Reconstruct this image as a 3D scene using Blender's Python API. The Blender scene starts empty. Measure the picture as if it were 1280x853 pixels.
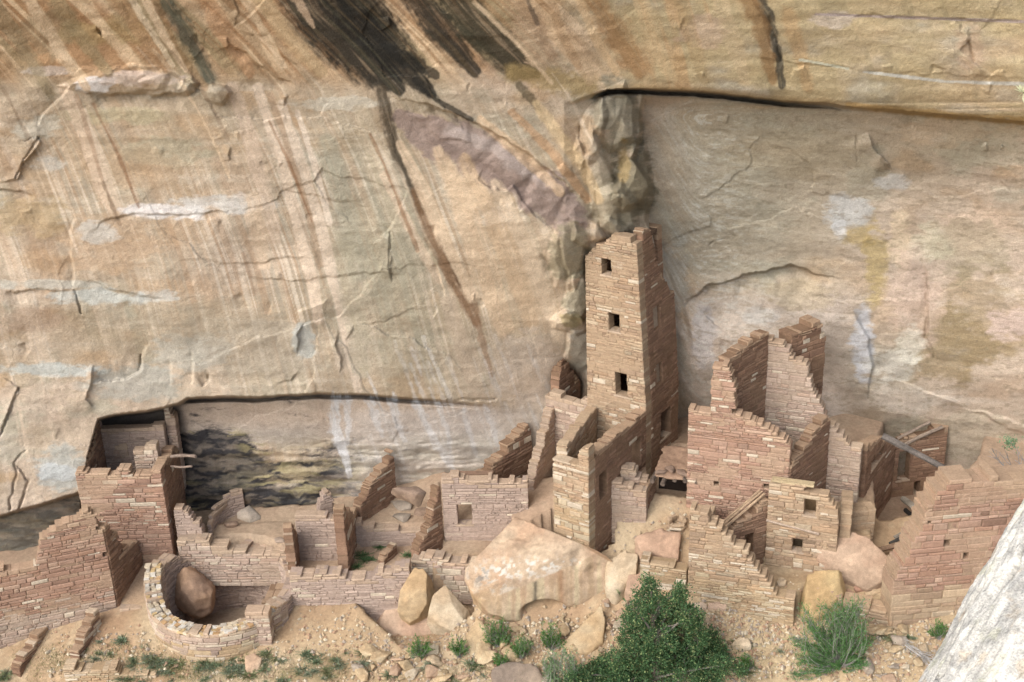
import bpy, bmesh, math, random
import numpy as np
from mathutils import Vector, Matrix

scene = bpy.context.scene
COL = scene.collection
rad = math.radians

# ------------------------------------------------------------------ camera
CAM_Z = 20.0
PITCH = rad(24.0)
ROLL = rad(2.0)
FPX = 1700.0                       # focal length in pixels of a 1280 px wide frame
cp, sp = math.cos(PITCH), math.sin(PITCH)
cr, sr = math.cos(ROLL), math.sin(ROLL)
_R0 = Vector((1, 0, 0)); _U0 = Vector((0, sp, cp)); _F0 = Vector((0, cp, -sp))
_right = cr * _R0 - sr * _U0
_up = sr * _R0 + cr * _U0
cam_data = bpy.data.cameras.new('camera')
cam_data.sensor_width = 36.0
cam_data.lens = FPX / 1280.0 * 36.0
cam_data.clip_start = 0.1
cam_data.clip_end = 2000.0
cam = bpy.data.objects.new('camera', cam_data)
COL.objects.link(cam)
_m = Matrix((_right, _up, -_F0)).transposed().to_4x4()
_m.translation = Vector((0, 0, CAM_Z))
cam.matrix_world = _m
scene.camera = cam

# ------------------------------------------------------------------ sky, sun, exposure
SUN_EL, SUN_AZ = 40.0, -138.0       # degrees; azimuth measured from +Y towards +X
world = bpy.data.worlds.new('World')
scene.world = world
world.use_nodes = True
_nt = world.node_tree
_bg = _nt.nodes['Background']
_sky = _nt.nodes.new('ShaderNodeTexSky')
_sky.sky_type = 'NISHITA'
_sky.sun_disc = False
_sky.sun_elevation = rad(SUN_EL)
_sky.sun_rotation = rad(SUN_AZ)
_sky.air_density = 1.0
_sky.dust_density = 4.0
_sky.ozone_density = 0.6
_hs = _nt.nodes.new('ShaderNodeHueSaturation')
_hs.inputs['Saturation'].default_value = 0.6
_nt.links.new(_sky.outputs[0], _hs.inputs['Color'])
_nt.links.new(_hs.outputs[0], _bg.inputs['Color'])
_bg.inputs['Strength'].default_value = 0.15
sun_data = bpy.data.lights.new('sun', 'SUN')
sun_data.energy = 1.3
sun_data.angle = rad(55.0)
sun_data.color = (1.0, 0.98, 0.94)
sun = bpy.data.objects.new('sun', sun_data)
COL.objects.link(sun)
_d = Vector((math.sin(rad(SUN_AZ)) * math.cos(rad(SUN_EL)), math.cos(rad(SUN_AZ)) * math.cos(rad(SUN_EL)), math.sin(rad(SUN_EL))))
sun.rotation_euler = _d.to_track_quat('Z', 'Y').to_euler()
scene.view_settings.view_transform = 'Standard'
scene.view_settings.look = 'None'
scene.view_settings.exposure = 0.66
scene.view_settings.gamma = 1.0
scene.view_settings.use_curve_mapping = False
scene.cycles.max_bounces = 6
scene.cycles.diffuse_bounces = 4

# ------------------------------------------------------------------ survey helpers
# Places in the ruin were surveyed as sight lines from the overlook: a sight line plus a known
# height (or a known depth, or a wall plane) gives the real position.
def rays(px, py):
    px = np.asarray(px, float); py = np.asarray(py, float)
    u = (px - 640.0) / FPX; v = (426.5 - py) / FPX
    u0 = u * cr + v * sr; v0 = v * cr - u * sr
    return np.stack([u0, cp + v0 * sp, -sp + v0 * cp], -1)

def at_z(px, py, z):
    d = rays(px, py); t = (z - CAM_Z) / d[2]
    return np.array([d[0] * t, d[1] * t, z])

def at_y(px, py, y):
    d = rays(px, py); t = y / d[1]
    return np.array([d[0] * t, y, CAM_Z + d[2] * t])

def unit(v):
    v = np.asarray(v, float); return v / np.linalg.norm(v)

def on_plane(px, py, a, b):
    """(s, z) where a sight line meets the vertical plane through plan points a, b"""
    d = rays(px, py); e = unit(np.subtract(b, a)); n = np.array([-e[1], e[0]])
    t = np.dot(a, n) / (d[0] * n[0] + d[1] * n[1])
    return float(np.dot(np.array([d[0] * t, d[1] * t]) - a, e)), float(CAM_Z + d[2] * t)

# ------------------------------------------------------------------ numpy noise
_rs = np.random.RandomState(7)
_L2 = _rs.rand(256, 256)
_L3 = _rs.rand(48, 48, 48)

def vn2(x, y):
    xi = np.floor(x).astype(int); yi = np.floor(y).astype(int)
    fx = x - xi; fy = y - yi
    fx = fx * fx * (3 - 2 * fx); fy = fy * fy * (3 - 2 * fy)
    a = _L2[xi % 256, yi % 256]; b = _L2[(xi + 1) % 256, yi % 256]
    c = _L2[xi % 256, (yi + 1) % 256]; d = _L2[(xi + 1) % 256, (yi + 1) % 256]
    return (a * (1 - fx) + b * fx) * (1 - fy) + (c * (1 - fx) + d * fx) * fy

def fbm2(x, y, o=5, g=0.5):
    s = 0.0; a = 1.0; t = 0.0
    x = np.asarray(x, float); y = np.asarray(y, float)
    for k in range(o):
        s = s + a * vn2(x + 17.3 * k, y + 41.7 * k); t += a; a *= g; x = x * 2.03; y = y * 2.03
    return s / t * 2 - 1

def vn3(p):
    i = np.floor(p).astype(int); f = p - i; f = f * f * (3 - 2 * f)
    r = 0.0
    for dx in (0, 1):
        for dy in (0, 1):
            for dz in (0, 1):
                w = (f[:, 0] if dx else 1 - f[:, 0]) * (f[:, 1] if dy else 1 - f[:, 1]) * (f[:, 2] if dz else 1 - f[:, 2])
                r = r + w * _L3[(i[:, 0] + dx) % 48, (i[:, 1] + dy) % 48, (i[:, 2] + dz) % 48]
    return r

def fbm3(p, o=4, g=0.5):
    s = 0.0; a = 1.0; t = 0.0
    for k in range(o):
        s = s + a * vn3(p + 13.1 * k); t += a; a *= g; p = p * 2.03
    return s / t * 2 - 1

def sstep(e0, e1, x):
    t = np.clip((x - e0) / (e1 - e0), 0, 1); return t * t * (3 - 2 * t)

def srgb(r, g, b, SAT=0.80):
    """sRGB bytes to linear, a little greyed (rock is less colourful than its sunlit bounce light)"""
    l = [((c / 255.0) / 12.92 if c <= 10 else (((c / 255.0) + 0.055) / 1.055) ** 2.4) for c in (r, g, b)]
    y = .3 * l[0] + .55 * l[1] + .15 * l[2]
    return tuple(y + (c - y) * SAT for c in l)

def tps_fit(P, vals, lam=1e-3):
    P = np.asarray(P, float); n = len(P)
    d = np.linalg.norm(P[:, None] - P[None], axis=-1)
    K = np.where(d > 0, d * d * np.log(d + 1e-12), 0) + lam * np.eye(n)
    Q = np.hstack([np.ones((n, 1)), P])
    A = np.block([[K, Q], [Q.T, np.zeros((3, 3))]])
    w = np.linalg.solve(A, np.concatenate([vals, np.zeros(3)]))
    def f(x, y):
        sh = np.shape(x); X = np.stack([np.ravel(x), np.ravel(y)], -1)
        out = w[n] + X @ w[n + 1:]
        for k in range(n):
            r2 = ((X - P[k]) ** 2).sum(1)
            out += w[k] * 0.5 * r2 * np.log(r2 + 1e-12)
        return out.reshape(sh)
    return f

# ------------------------------------------------------------------ objects
def new_mesh(name, V, F, mat, col=None, smooth=False):
    me = bpy.data.meshes.new(name)
    V = np.asarray(V, np.float32)
    if isinstance(F, np.ndarray):
        k = F.shape[1]; nf = len(F)
        me.vertices.add(len(V)); me.vertices.foreach_set('co', V.ravel())
        me.loops.add(nf * k); me.loops.foreach_set('vertex_index', F.astype(np.int32).ravel())
        me.polygons.add(nf)
        me.polygons.foreach_set('loop_start', np.arange(0, nf * k, k, dtype=np.int32))
        me.polygons.foreach_set('loop_total', np.full(nf, k, dtype=np.int32))
        me.update(calc_edges=True)
    else:
        me.from_pydata(V.tolist(), [], F)
    if smooth:
        me.polygons.foreach_set('use_smooth', np.ones(len(me.polygons), dtype=bool))
    if col is not None:
        a = me.color_attributes.new('Col', 'FLOAT_COLOR', 'POINT')
        c = np.ones((len(V), 4), np.float32); c[:, :3] = col
        a.data.foreach_set('color', c.ravel())
    me.materials.append(mat)
    me.validate()
    return me

def link(name, me, parent=None):
    o = bpy.data.objects.new(name, me); COL.objects.link(o)
    if parent is not None: o.parent = parent
    return o

def tag(o, label=None, cat=None, group=None, kind=None):
    if label: o['label'] = label
    if cat: o['category'] = cat
    if group: o['group'] = group
    if kind: o['kind'] = kind
    return o

def thing(name, label, cat, loc=(0, 0, 0), group=None):
    o = bpy.data.objects.new(name, None); COL.objects.link(o)
    o.empty_display_size = 0.3
    o.location = (float(loc[0]), float(loc[1]), float(loc[2]))
    return tag(o, label, cat, group)

def child(name, me, root):
    """part given in world coordinates under an Empty"""
    o = link(name, me, root)
    M = Vector(root.location)
    me.transform(Matrix.Translation(-M))
    return o

# ------------------------------------------------------------------ materials
def mat_attr(name, scales=(6.0, 30.0, 110.0), amt=(0.16, 0.16, 0.12), bump=0.35, bdist=0.02, rough=0.95, stretch=None, hue=0.0):
    """stone / earth material: albedo from the mesh's own colour layer, broken up by noise and bumped"""
    m = bpy.data.materials.new(name); m.use_nodes = True
    nt = m.node_tree; N = nt.nodes; Lk = nt.links
    b = N['Principled BSDF']; b.inputs['Roughness'].default_value = rough
    b.inputs['Specular IOR Level'].default_value = 0.15
    at = N.new('ShaderNodeAttribute'); at.attribute_name = 'Col'
    tc = N.new('ShaderNodeTexCoord')
    vec = tc.outputs['Object']
    if stretch:
        mp = N.new('ShaderNodeMapping'); mp.inputs['Scale'].default_value = stretch
        Lk.new(vec, mp.inputs['Vector']); vec = mp.outputs[0]
    cur = at.outputs['Color']; heights = []
    for s, a in zip(scales, amt):
        nz = N.new('ShaderNodeTexNoise'); nz.inputs['Scale'].default_value = s
        nz.inputs['Detail'].default_value = 5.0; nz.inputs['Roughness'].default_value = 0.62
        Lk.new(vec, nz.inputs['Vector'])
        mr = N.new('ShaderNodeMapRange')
        mr.inputs['From Min'].default_value = 0.28; mr.inputs['From Max'].default_value = 0.72
        mr.inputs['To Min'].default_value = 1 - a * 1.5; mr.inputs['To Max'].default_value = 1 + a * 1.2
        Lk.new(nz.outputs['Fac'], mr.inputs['Value'])
        mx = N.new('ShaderNodeVectorMath'); mx.operation = 'SCALE'
        Lk.new(cur, mx.inputs[0]); Lk.new(mr.outputs[0], mx.inputs['Scale'])
        cur = mx.outputs[0]; heights.append(nz.outputs['Fac'])
    Lk.new(cur, b.inputs['Base Color'])
    ad = N.new('ShaderNodeMath'); ad.operation = 'ADD'
    Lk.new(heights[-1], ad.inputs[0]); Lk.new(heights[-2], ad.inputs[1])
    bp = N.new('ShaderNodeBump'); bp.inputs['Strength'].default_value = bump; bp.inputs['Distance'].default_value = bdist
    Lk.new(ad.outputs[0], bp.inputs['Height']); Lk.new(bp.outputs[0], b.inputs['Normal'])
    return m

M_CLIFF = mat_attr('cliff sandstone', (3.0, 15.0, 40.0), (0.03, 0.07, 0.16), 1.0, 0.028, 0.95, (1.0, 1.0, 1.35))
M_GROUND = mat_attr('packed earth', (1.2, 9.0, 60.0), (0.10, 0.14, 0.16), 0.7, 0.03)
M_STONE = mat_attr('masonry stone', (2.5, 14.0, 60.0), (0.07, 0.12, 0.15), 0.8, 0.018)
M_ROCK = mat_attr('boulder sandstone', (1.5, 8.0, 50.0), (0.10, 0.14, 0.14), 0.8, 0.03)
M_WOOD = mat_attr('weathered timber', (3.0, 14.0, 60.0), (0.12, 0.2, 0.2), 0.8, 0.02, 0.9, (1, 1, 1))
M_BARK = mat_attr('grey weathered log wood', (5.0, 30.0, 150.0), (0.12, 0.22, 0.25), 0.9, 0.006, 0.9, None)

def mat_leaf(name, trans=0.25):
    m = bpy.data.materials.new(name); m.use_nodes = True
    nt = m.node_tree; N = nt.nodes; Lk = nt.links
    b = N['Principled BSDF']; b.inputs['Roughness'].default_value = 0.6
    b.inputs['Specular IOR Level'].default_value = 0.25
    at = N.new('ShaderNodeAttribute'); at.attribute_name = 'Col'
    Lk.new(at.outputs['Color'], b.inputs['Base Color'])
    tr = N.new('ShaderNodeBsdfTranslucent'); Lk.new(at.outputs['Color'], tr.inputs['Color'])
    mx = N.new('ShaderNodeMixShader'); mx.inputs[0].default_value = trans
    Lk.new(b.outputs[0], mx.inputs[1]); Lk.new(tr.outputs[0], mx.inputs[2])
    Lk.new(mx.outputs[0], N['Material Output'].inputs['Surface'])
    return m
M_LEAF = mat_leaf('foliage')

# ------------------------------------------------------------------ the cliff
def lerp_line(pts, x):
    p = np.array(pts, float); return np.interp(x, p[:, 0], p[:, 1])

def seg_dist(U, V, pts):
    """distance to a polyline, plus interpolated 3rd value (width) and signed side (+ = right hand of travel)"""
    best = np.full(U.shape, 1e9); wv = np.zeros(U.shape); sd = np.zeros(U.shape); al = np.zeros(U.shape)
    p = np.array([tuple(q) + ((1.0,) if len(q) == 2 else ()) for q in pts], float)
    acc = 0.0
    for a, b in zip(p[:-1], p[1:]):
        d = b[:2] - a[:2]; L = math.hypot(*d)
        t = np.clip(((U - a[0]) * d[0] + (V - a[1]) * d[1]) / (L * L), 0, 1)
        dx = U - a[0] - t * d[0]; dy = V - a[1] - t * d[1]
        dist = np.hypot(dx, dy); m = dist < best
        best = np.where(m, dist, best); wv = np.where(m, a[2] + t * (b[2] - a[2]), wv)
        sd = np.where(m, (d[0] * (V - a[1]) - d[1] * (U - a[0])) / L, sd)
        al = np.where(m, acc + t * L, al); acc += L
    return best, wv, sd, al / acc

def build_cliff():
    us = np.concatenate([np.linspace(-760, -70, 40), np.arange(-60, 1342, 1.2), np.linspace(1352, 2050, 40)])
    vs = np.concatenate([np.linspace(-420, -50, 30), np.arange(-40, 704, 1.2), np.linspace(712, 800, 8)])
    U, V = np.meshgrid(us, vs)
    nu, nv = len(us), len(vs)
    ctl = [  # (u, v, depth)
        (-700, -300, 30.5), (0, -300, 30.6), (640, -300, 30.3), (1280, -300, 29.6), (2000, -300, 27.0),
        (-700, 100, 33.4), (-700, 640, 33.0), (2000, 100, 31.0), (2000, 560, 31.6),
        (0, 0, 33.7), (200, 0, 33.7), (400, 0, 33.6), (640, 0, 33.4), (900, 0, 33.2), (1100, 0, 32.9), (1280, 0, 32.5),
        (0, 110, 34.6), (200, 115, 34.7), (400, 115, 34.7), (600, 120, 34.5), (760, 100, 34.2), (900, 100, 33.9), (1100, 110, 33.6), (1280, 130, 33.1),
        (0, 300, 34.9), (200, 300, 35.1), (400, 300, 35.2), (600, 300, 35.2), (700, 300, 35.3),
        (900, 250, 35.4), (1050, 250, 35.5), (1200, 250, 35.0), (1280, 250, 34.5),
        (0, 480, 34.7), (200, 480, 35.2), (400, 480, 35.5), (600, 480, 36.1), (700, 480, 36.8), (850, 480, 36.1), (1000, 450, 35.7), (1150, 450, 35.2), (1280, 450, 34.2),
        (0, 650, 34.5), (200, 640, 35.2), (400, 620, 36.0), (600, 600, 36.9), (750, 600, 37.2), (900, 600, 36.8), (1100, 600, 36.4), (1190, 580, 35.9), (1280, 600, 35.2)]
    f = tps_fit([(c[0] / 200., c[1] / 200.) for c in ctl], [c[2] for c in ctl], 0.02)
    Y = f(U / 200., V / 200.)
    nz = lambda a, b, o=4: fbm2(U / a + 3.7, V / b + 9.1, o)
    # hanging brow: below its lip the bay is set back
    c1 = lerp_line([(715, 126), (735, 120), (760, 112), (800, 110), (860, 113), (930, 120), (1000, 127), (1060, 132), (1130, 138), (1200, 145), (1300, 153), (2050, 200)], U) + 2.0 * nz(38, 38, 3)
    a1 = lerp_line([(705, 0.0), (770, 0.85), (860, 1.1), (1050, 1.0), (1200, 0.75), (1290, 0.6), (2050, .5)], U) * (U > 700)
    Y = Y + a1 * sstep(0, 5, V - c1)
    Y = Y + .7 * sstep(0, 2, V - c1) * sstep(8, 4, V - c1) * sstep(735, 760, U) * sstep(1090, 960, U)
    # undercut ledge on the left
    c2 = lerp_line([(-760, 690), (-60, 657), (0, 643), (50, 629), (104, 613), (109, 570), (122, 524), (135, 520), (160, 516), (205, 509), (222, 503), (235, 497), (280, 494), (340, 494), (400, 490), (460, 493), (520, 497), (570, 501), (622, 506), (700, 512), (2050, 560)], U) + 2.6 * nz(34, 34, 5)
    a2 = lerp_line([(-760, 0.8), (100, 0.9), (128, 2.2), (222, 2.0), (236, 1.7), (300, 1.35), (400, .85), (460, 0.45), (560, 0.16), (625, 0.0), (2050, 0)], U)
    rec = sstep(0, 5, V - c2)
    Y = Y + a2 * rec - a2 * 0.25 * rec * sstep(60, 170, V - c2) * (U > 225)
    # bedding roughness under the ledge
    Y = Y + rec * sstep(640, 560, U) * (0.13 * nz(60, 9, 5) + 0.08 * nz(20, 6, 4)) * sstep(530, 570, V) + rec * .5 * sstep(9, 4, V - c2) * sstep(225, 240, U) * sstep(628, 470, U)
    def scarp(pts, h, fall, sharp=2.5):
        """one side (right hand of travel) stands back by h, dying away over fall"""
        nonlocal Y
        u0 = min(p[0] for p in pts) - fall * 3; u1 = max(p[0] for p in pts) + fall * 3
        v0 = min(p[1] for p in pts) - fall * 3; v1 = max(p[1] for p in pts) + fall * 3
        i0, i1 = np.searchsorted(us, [u0, u1]); j0, j1 = np.searchsorted(vs, [v0, v1])
        if i1 <= i0 or j1 <= j0: return
        S = np.s_[j0:j1, i0:i1]
        wob = 4.5 * fbm2(U[S] / 17 + 3.7, V[S] / 17 + 9.1, 5); wo2 = 4.5 * fbm2(U[S] / 15 + 31, V[S] / 15 + 77, 5)
        d, w, sd, al = seg_dist(U[S] + wob, V[S] + wo2, pts)
        ends = sstep(0, 0.25, al) * sstep(1, 0.75, al) * (.75 + .5 * fbm2(U[S] / 20 + 3.7, V[S] / 20 + 9.1, 2))
        g = np.clip(1 - d / (fall * 2.2), 0, 1) ** 1.5 * ends
        Y[S] += 1.05 * h * g * sstep(-sharp / 2, sharp / 2, sd)
    def crack(pts, h=0.12, w=1.3):
        nonlocal Y
        u0 = min(p[0] for p in pts) - 9; u1 = max(p[0] for p in pts) + 9
        v0 = min(p[1] for p in pts) - 9; v1 = max(p[1] for p in pts) + 9
        i0, i1 = np.searchsorted(us, [u0, u1]); j0, j1 = np.searchsorted(vs, [v0, v1])
        if i1 <= i0 or j1 <= j0: return
        S = np.s_[j0:j1, i0:i1]
        wob = 3.2 * fbm2(U[S] / 11 + 3.7, V[S] / 11 + 9.1, 4); wo2 = 3.2 * fbm2(U[S] / 10 + 5, V[S] / 10 + 50, 4)
        d, _, sd, al = seg_dist(U[S] + wob, V[S] + wo2, pts)
        Y[S] += h * sstep(w * 1.7, w * 0.4, d) * (0.6 + 0.5 * fbm2(U[S] / 12 + 3.7, V[S] / 12 + 9.1, 2))
    # the bay is also set back to the right of the hanging block
    c3 = np.interp(V, [100, 115, 150, 165, 200, 225, 245, 275, 292, 330, 380, 420], [805, 802, 797, 799, 789, 806, 812, 803, 812, 828, 850, 860]) + 2 * nz(20, 20, 3)
    g3 = sstep(0, 7, U - c3) * np.exp(-np.clip(U - c3, 0, 1e9) / 120.0) * sstep(108, 135, V) * sstep(470, 330, V)
    Y = Y + 0.75 * g3
    def block(cx, cy, rx, ry, h, ang=0.0, seed=0, edge=2.4):
        nonlocal Y
        q_ = random.Random(seed * 17 + int(cx)); ca, sa = math.cos(ang), math.sin(ang)
        rm_ = max(rx, ry) * 1.5 + 8
        i0, i1 = np.searchsorted(us, [cx - rm_, cx + rm_]); j0, j1 = np.searchsorted(vs, [cy - rm_, cy + rm_]); S = np.s_[j0:j1, i0:i1]
        u_, v_ = U[S], V[S]
        wu = 3 * fbm2(u_ / 12 + seed, v_ / 12, 4); wv = 3 * fbm2(u_ / 12 + 40, v_ / 12 + seed, 4)
        x = ((u_ + wu - cx) * ca + (v_ + wv - cy) * sa) / rx; y = (-(u_ + wu - cx) * sa + (v_ + wv - cy) * ca) / ry
        m = np.full(u_.shape, -9.); n = q_.randint(5, 7); a0 = q_.uniform(0, 6)
        top = np.full(u_.shape, 1.0)
        for k in range(n):
            a = a0 + k * 2 * math.pi / n + q_.uniform(-.3, .3); dd = x * math.cos(a) + y * math.sin(a)
            m = np.maximum(m, dd * q_.uniform(.9, 1.15)); top = np.minimum(top, 1.0 - q_.uniform(.15, .7) * dd)
        Y[S] -= h * np.clip(np.minimum((1 - m) * edge, top), 0, 1.3) * (m < 1)
    for k, b in enumerate([(770, 148, 31, 46, .62, .1), (740, 168, 17, 46, .32, .25), (792, 224, 24, 46, .85, .15), (772, 262, 26, 38, .6, -.35), (752, 226, 17, 58, .45, -.25), (786, 176, 16, 28, .3, .3),
              (712, 318, 26, 42, .4, .1), (723, 372, 18, 34, .45, .2), (712, 403, 24, 14, .34, .3), (724, 440, 18, 26, .3, 0), (736, 292, 24, 18, .42, .4), (760, 288, 20, 18, .4, 0),
              (150, 103, 58, 17, .24, 0), (212, 106, 34, 16, .26, .1), (271, 117, 18, 14, .32, .3), (236, 108, 12, 12, .2, .6), (680, 246, 26, 30, .14, .5), (640, 210, 30, 22, .12, .5), (560, 160, 34, 16, .10, .4), (720, 262, 22, 18, .2, .5)]):
        block(*b, seed=k)
    # arched slab below the bay, hollow behind the right-hand house
    scarp([(846, 398), (860, 373), (885, 358), (920, 348), (960, 338), (985, 333), (1010, 339), (1062, 352)], .42, 45)
    scarp([(1080, 505), (1091, 460), (1086, 425), (1060, 382)], .3, 30)
    hol = np.exp(-(((U - 1062) * .78 - (V - 520) * .62) ** 2 / 26 ** 2 + ((U - 1062) * .62 + (V - 520) * .78) ** 2 / 85 ** 2))
    Y = Y + .55 * hol + 0.5 * np.exp(-((U - 1035) ** 2 / 30 ** 2 + (V - 470) ** 2 / 40 ** 2))
    Y = Y + 1.3 * np.exp(-((U - 716) ** 2 / 17 ** 2 + (V - 482) ** 2 / 26 ** 2))
    Y = Y + 0.9 * np.exp(-((U - 868) ** 2 / 30 ** 2 + (V - 545) ** 2 / 40 ** 2))
    # scarps and flakes over the face
    for p, h, fl in [([(478, 122), (520, 128), (560, 140), (600, 156), (640, 180), (672, 204), (700, 224), (730, 250), (752, 283)], .36, 34),
                 ([(606, 205), (600, 225), (612, 238), (640, 234), (662, 262), (700, 300)], -.16, 24),
                 ([(92, 96), (100, 86), (150, 84), (205, 82)], -.16, 12), ([(95, 116), (140, 119), (200, 118), (244, 114)], .34, 10),
                 ([(228, 98), (244, 108), (250, 116)], .2, 8), ([(282, 52), (310, 68), (345, 97), (372, 108)], .24, 25),
                 ([(62, 168), (47, 172), (51, 182), (30, 201), (22, 222), (-10, 232)], -.2, 16), ([(92, 96), (80, 118), (55, 140), (46, 160)], .16, 14),
                 ([(-20, 232), (24, 240), (48, 250)], .14, 12), ([(92, 262), (87, 300), (92, 350), (98, 380)], .14, 16),
                 ([(100, 300), (130, 275), (165, 270), (230, 268), (320, 262)], .1, 14), ([(96, 345), (160, 368), (215, 375)], .1, 14),
                 ([(0, 366), (60, 362), (95, 364)], .14, 12), ([(190, 424), (178, 445), (176, 464), (150, 474), (108, 480)], .22, 14),
                 ([(118, 452), (112, 480), (107, 500), (126, 514)], -.14, 10), ([(-10, 466), (22, 487), (14, 508), (2, 540)], -.16, 12),
                 ([(262, 464), (263, 476), (252, 484)], .13, 10), ([(238, 436), (243, 470), (240, 486)], .09, 9), ([(214, 448), (213, 484)], .09, 8),
                 ([(300, 366), (306, 376), (309, 388)], .16, 10), ([(370, 392), (395, 382), (412, 370)], -.15, 12), ([(383, 402), (370, 420), (374, 446)], -.2, 14),
                 ([(425, 410), (419, 432), (427, 450), (424, 470)], -.16, 10), ([(340, 480), (365, 476), (375, 462)], .1, 10),
                 ([(487, 300), (487, 330), (489, 355)], -.14, 14), ([(490, 282), (484, 300)], .1, 9), ([(530, 292), (545, 330), (556, 366), (550, 374)], .13, 10),
                 ([(1085, 163), (1094, 184), (1104, 200), (1114, 214)], -.34, 26), ([(1139, 139), (1142, 162)], .12, 10),
                 ([(1150, 318), (1158, 345), (1159, 390), (1157, 424), (1168, 446), (1184, 456)], .2, 16),
                 ([(1210, 28), (1212, 50), (1203, 64), (1220, 82), (1242, 97)], -.16, 14), ([(1165, 82), (1185, 90)], .08, 8),
                 ([(700, 292), (706, 330), (716, 360), (700, 384), (716, 398)], .22, 16), ([(678, 318), (695, 340)], .16, 6), ([(735, 200), (722, 170), (724, 150)], .2, 8),
                 ([(150, 0), (175, 30), (200, 60)], .06, 12), ([(122, 35), (128, 42)], .1, 6), ([(246, 40), (250, 52), (264, 64)], .12, 7),
                 ([(940, 0), (962, 30), (970, 52), (978, 70), (974, 104)], .1, 8), ([(1195, 500), (1260, 535), (1300, 552)], .12, 14),
                 ([(1100, 470), (1200, 505), (1300, 540)], -.12, 26), ([(1020, 18), (1150, 22), (1300, 27)], .1, 12), ([(880, 60), (960, 75), (1110, 90), (1300, 100)], .05, 10),
                 ([(330, 232), (420, 250), (480, 262)], .06, 18), ([(300, 345), (380, 352), (460, 340), (520, 345)], .09, 18), ([(200, 320), (300, 330), (400, 318)], .07, 14)]:
        scarp(p, h, fl)
    for p in [[(31, 563), (20, 578), (21, 592), (18, 608), (11, 636)], [(24, 584), (34, 602), (29, 620), (25, 636)], [(22, 486), (14, 508), (0, 548)],
              [(95, 365), (97, 375), (101, 390)], [(47, 172), (30, 200), (22, 222)], [(1158, 345), (1159, 390), (1157, 424), (1168, 446)],
              [(1102, 198), (1113, 213)], [(176, 446), (175, 464)], [(260, 470), (261, 478), (254, 483)], [(487, 290), (487, 320), (489, 350)],
              [(620, 500), (560, 500)], [(1142, 140), (1143, 160)], [(962, 22), (970, 50), (976, 75)], [(1211, 52), (1218, 80)], [(123, 36), (128, 43)], [(1070, 170), (1073, 200)]]:
        crack(p)
    cs = random.Random(5)
    for _ in range(60):     # small chips and pockets over the face
        cu, cv = cs.uniform(-20, 1300), cs.uniform(10, 480)
        L = cs.uniform(5, 22); a = cs.choice([cs.uniform(-.3, .5), cs.uniform(1.0, 2.0)])
        p = [(cu, cv), (cu + L * .5 * math.cos(a) + cs.uniform(-3, 3), cv + L * .5 * math.sin(a) + cs.uniform(-3, 3)), (cu + L * math.cos(a), cv + L * math.sin(a))]
        scarp(p, cs.uniform(-.14, .14), cs.uniform(5, 12), 2)
    # spall plates: the face has come away in thin sheets with sharp edges
    pts = np.array([(cs.uniform(-120, 1400), cs.uniform(-60, 720)) for _ in range(150)])
    wu = U + 26 * fbm2(U / 60 + 2, V / 60 + 6, 5); wv = V + 20 * fbm2(U / 60 + 52, V / 60 + 9, 5)
    d1 = np.full(U.shape, 1e9); off = np.zeros(U.shape)
    for (a, b) in pts:
        d = ((wu - a) / 1.5) ** 2 + (wv - b) ** 2; m = d < d1
        off = np.where(m, cs.uniform(-1, 1) + (wu - a) / 120 * cs.uniform(-1, 1) + (wv - b) / 90 * cs.uniform(-.4, 1), off); d1 = np.where(m, d, d1)
    Y = Y + .034 * off * (.25 + .75 * sstep(-.1, .35, fbm2(U / 170 + 61, V / 140 + 3, 3))) * sstep(690, 600, V)
    # general relief: broad swells, cross bedding, weathering
    bay = sstep(800, 880, U) * sstep(120, 150, V)
    tilt = V - 0.10 * U * bay; n_w = fbm2(U / 120 + 3, V / 90 + 14, 4)
    Y = Y + 0.30 * fbm2(U / 190 + 5, V / 120 + 2, 3) + 0.10 * fbm2(U / 62, V / 40 + 3, 4)
    Y = Y + (0.010 + 0.016 * bay) * fbm2((U + 8 * n_w) / 60 + 8, (tilt + 10 * n_w) / 10 + 1, 5) + 0.017 * fbm2(U / 22, V / 17, 5, .6) + .009 * fbm2(U / 5, V / 4, 3)
    ledg = fbm2(U / 260 + 1.5, tilt / 26 + 4, 3)
    Y = Y + 0.022 * np.abs(ledg) * 2
    # ---- colour of the rock, with shade painted under the lips: bedding tints, mineral streaks, desert varnish, lime crusts, soot
    def C(*c): return np.array(srgb(*c, SAT=.80))
    n1 = fbm2(U / 160 + 1, tilt / 80 + 5, 4); n2 = fbm2(U / 60 + 11, tilt / 30 + 3, 5); n3 = fbm2(U / 150 + 21, tilt / 14 + 7, 5)
    col = np.empty(U.shape + (3,)); col[:] = C(188, 165, 136)
    def mix(c, a):
        nonlocal col
        a = np.clip(a, 0, 1)[..., None]; col = col * (1 - a) + np.asarray(c) * a
    mix(C(199, 174, 148), sstep(-.1, .5, n1)); mix(C(172, 152, 122), sstep(0.05, .55, -n1))
    mix(C(186, 152, 112), .8 * sstep(.1, .5, n2)); mix(C(176, 166, 142), .75 * sstep(.1, .5, -n2))
    mix(C(206, 190, 168), .5 * sstep(.2, .6, n3)); mix(C(160, 136, 110), .35 * sstep(.2, .6, -n3))
    E = lambda cx, cy, rx, ry: np.exp(-((U - cx) / rx) ** 2 - ((V - cy) / ry) ** 2)
    w5 = 1.0 * fbm2(U / 30 + 2, V / 24 + 8, 5, .6) + .75 * fbm2(U / 13 + 7, V / 5 + 3, 4, .6)
    def patch(cx, cy, rx, ry, c, a, edge=.5):
        q = ((U - cx) / rx) ** 2 + ((V - cy) / ry) ** 2 + 1.3 * w5
        mix(c, a * sstep(1 + edge, 1 - edge, q))
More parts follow.
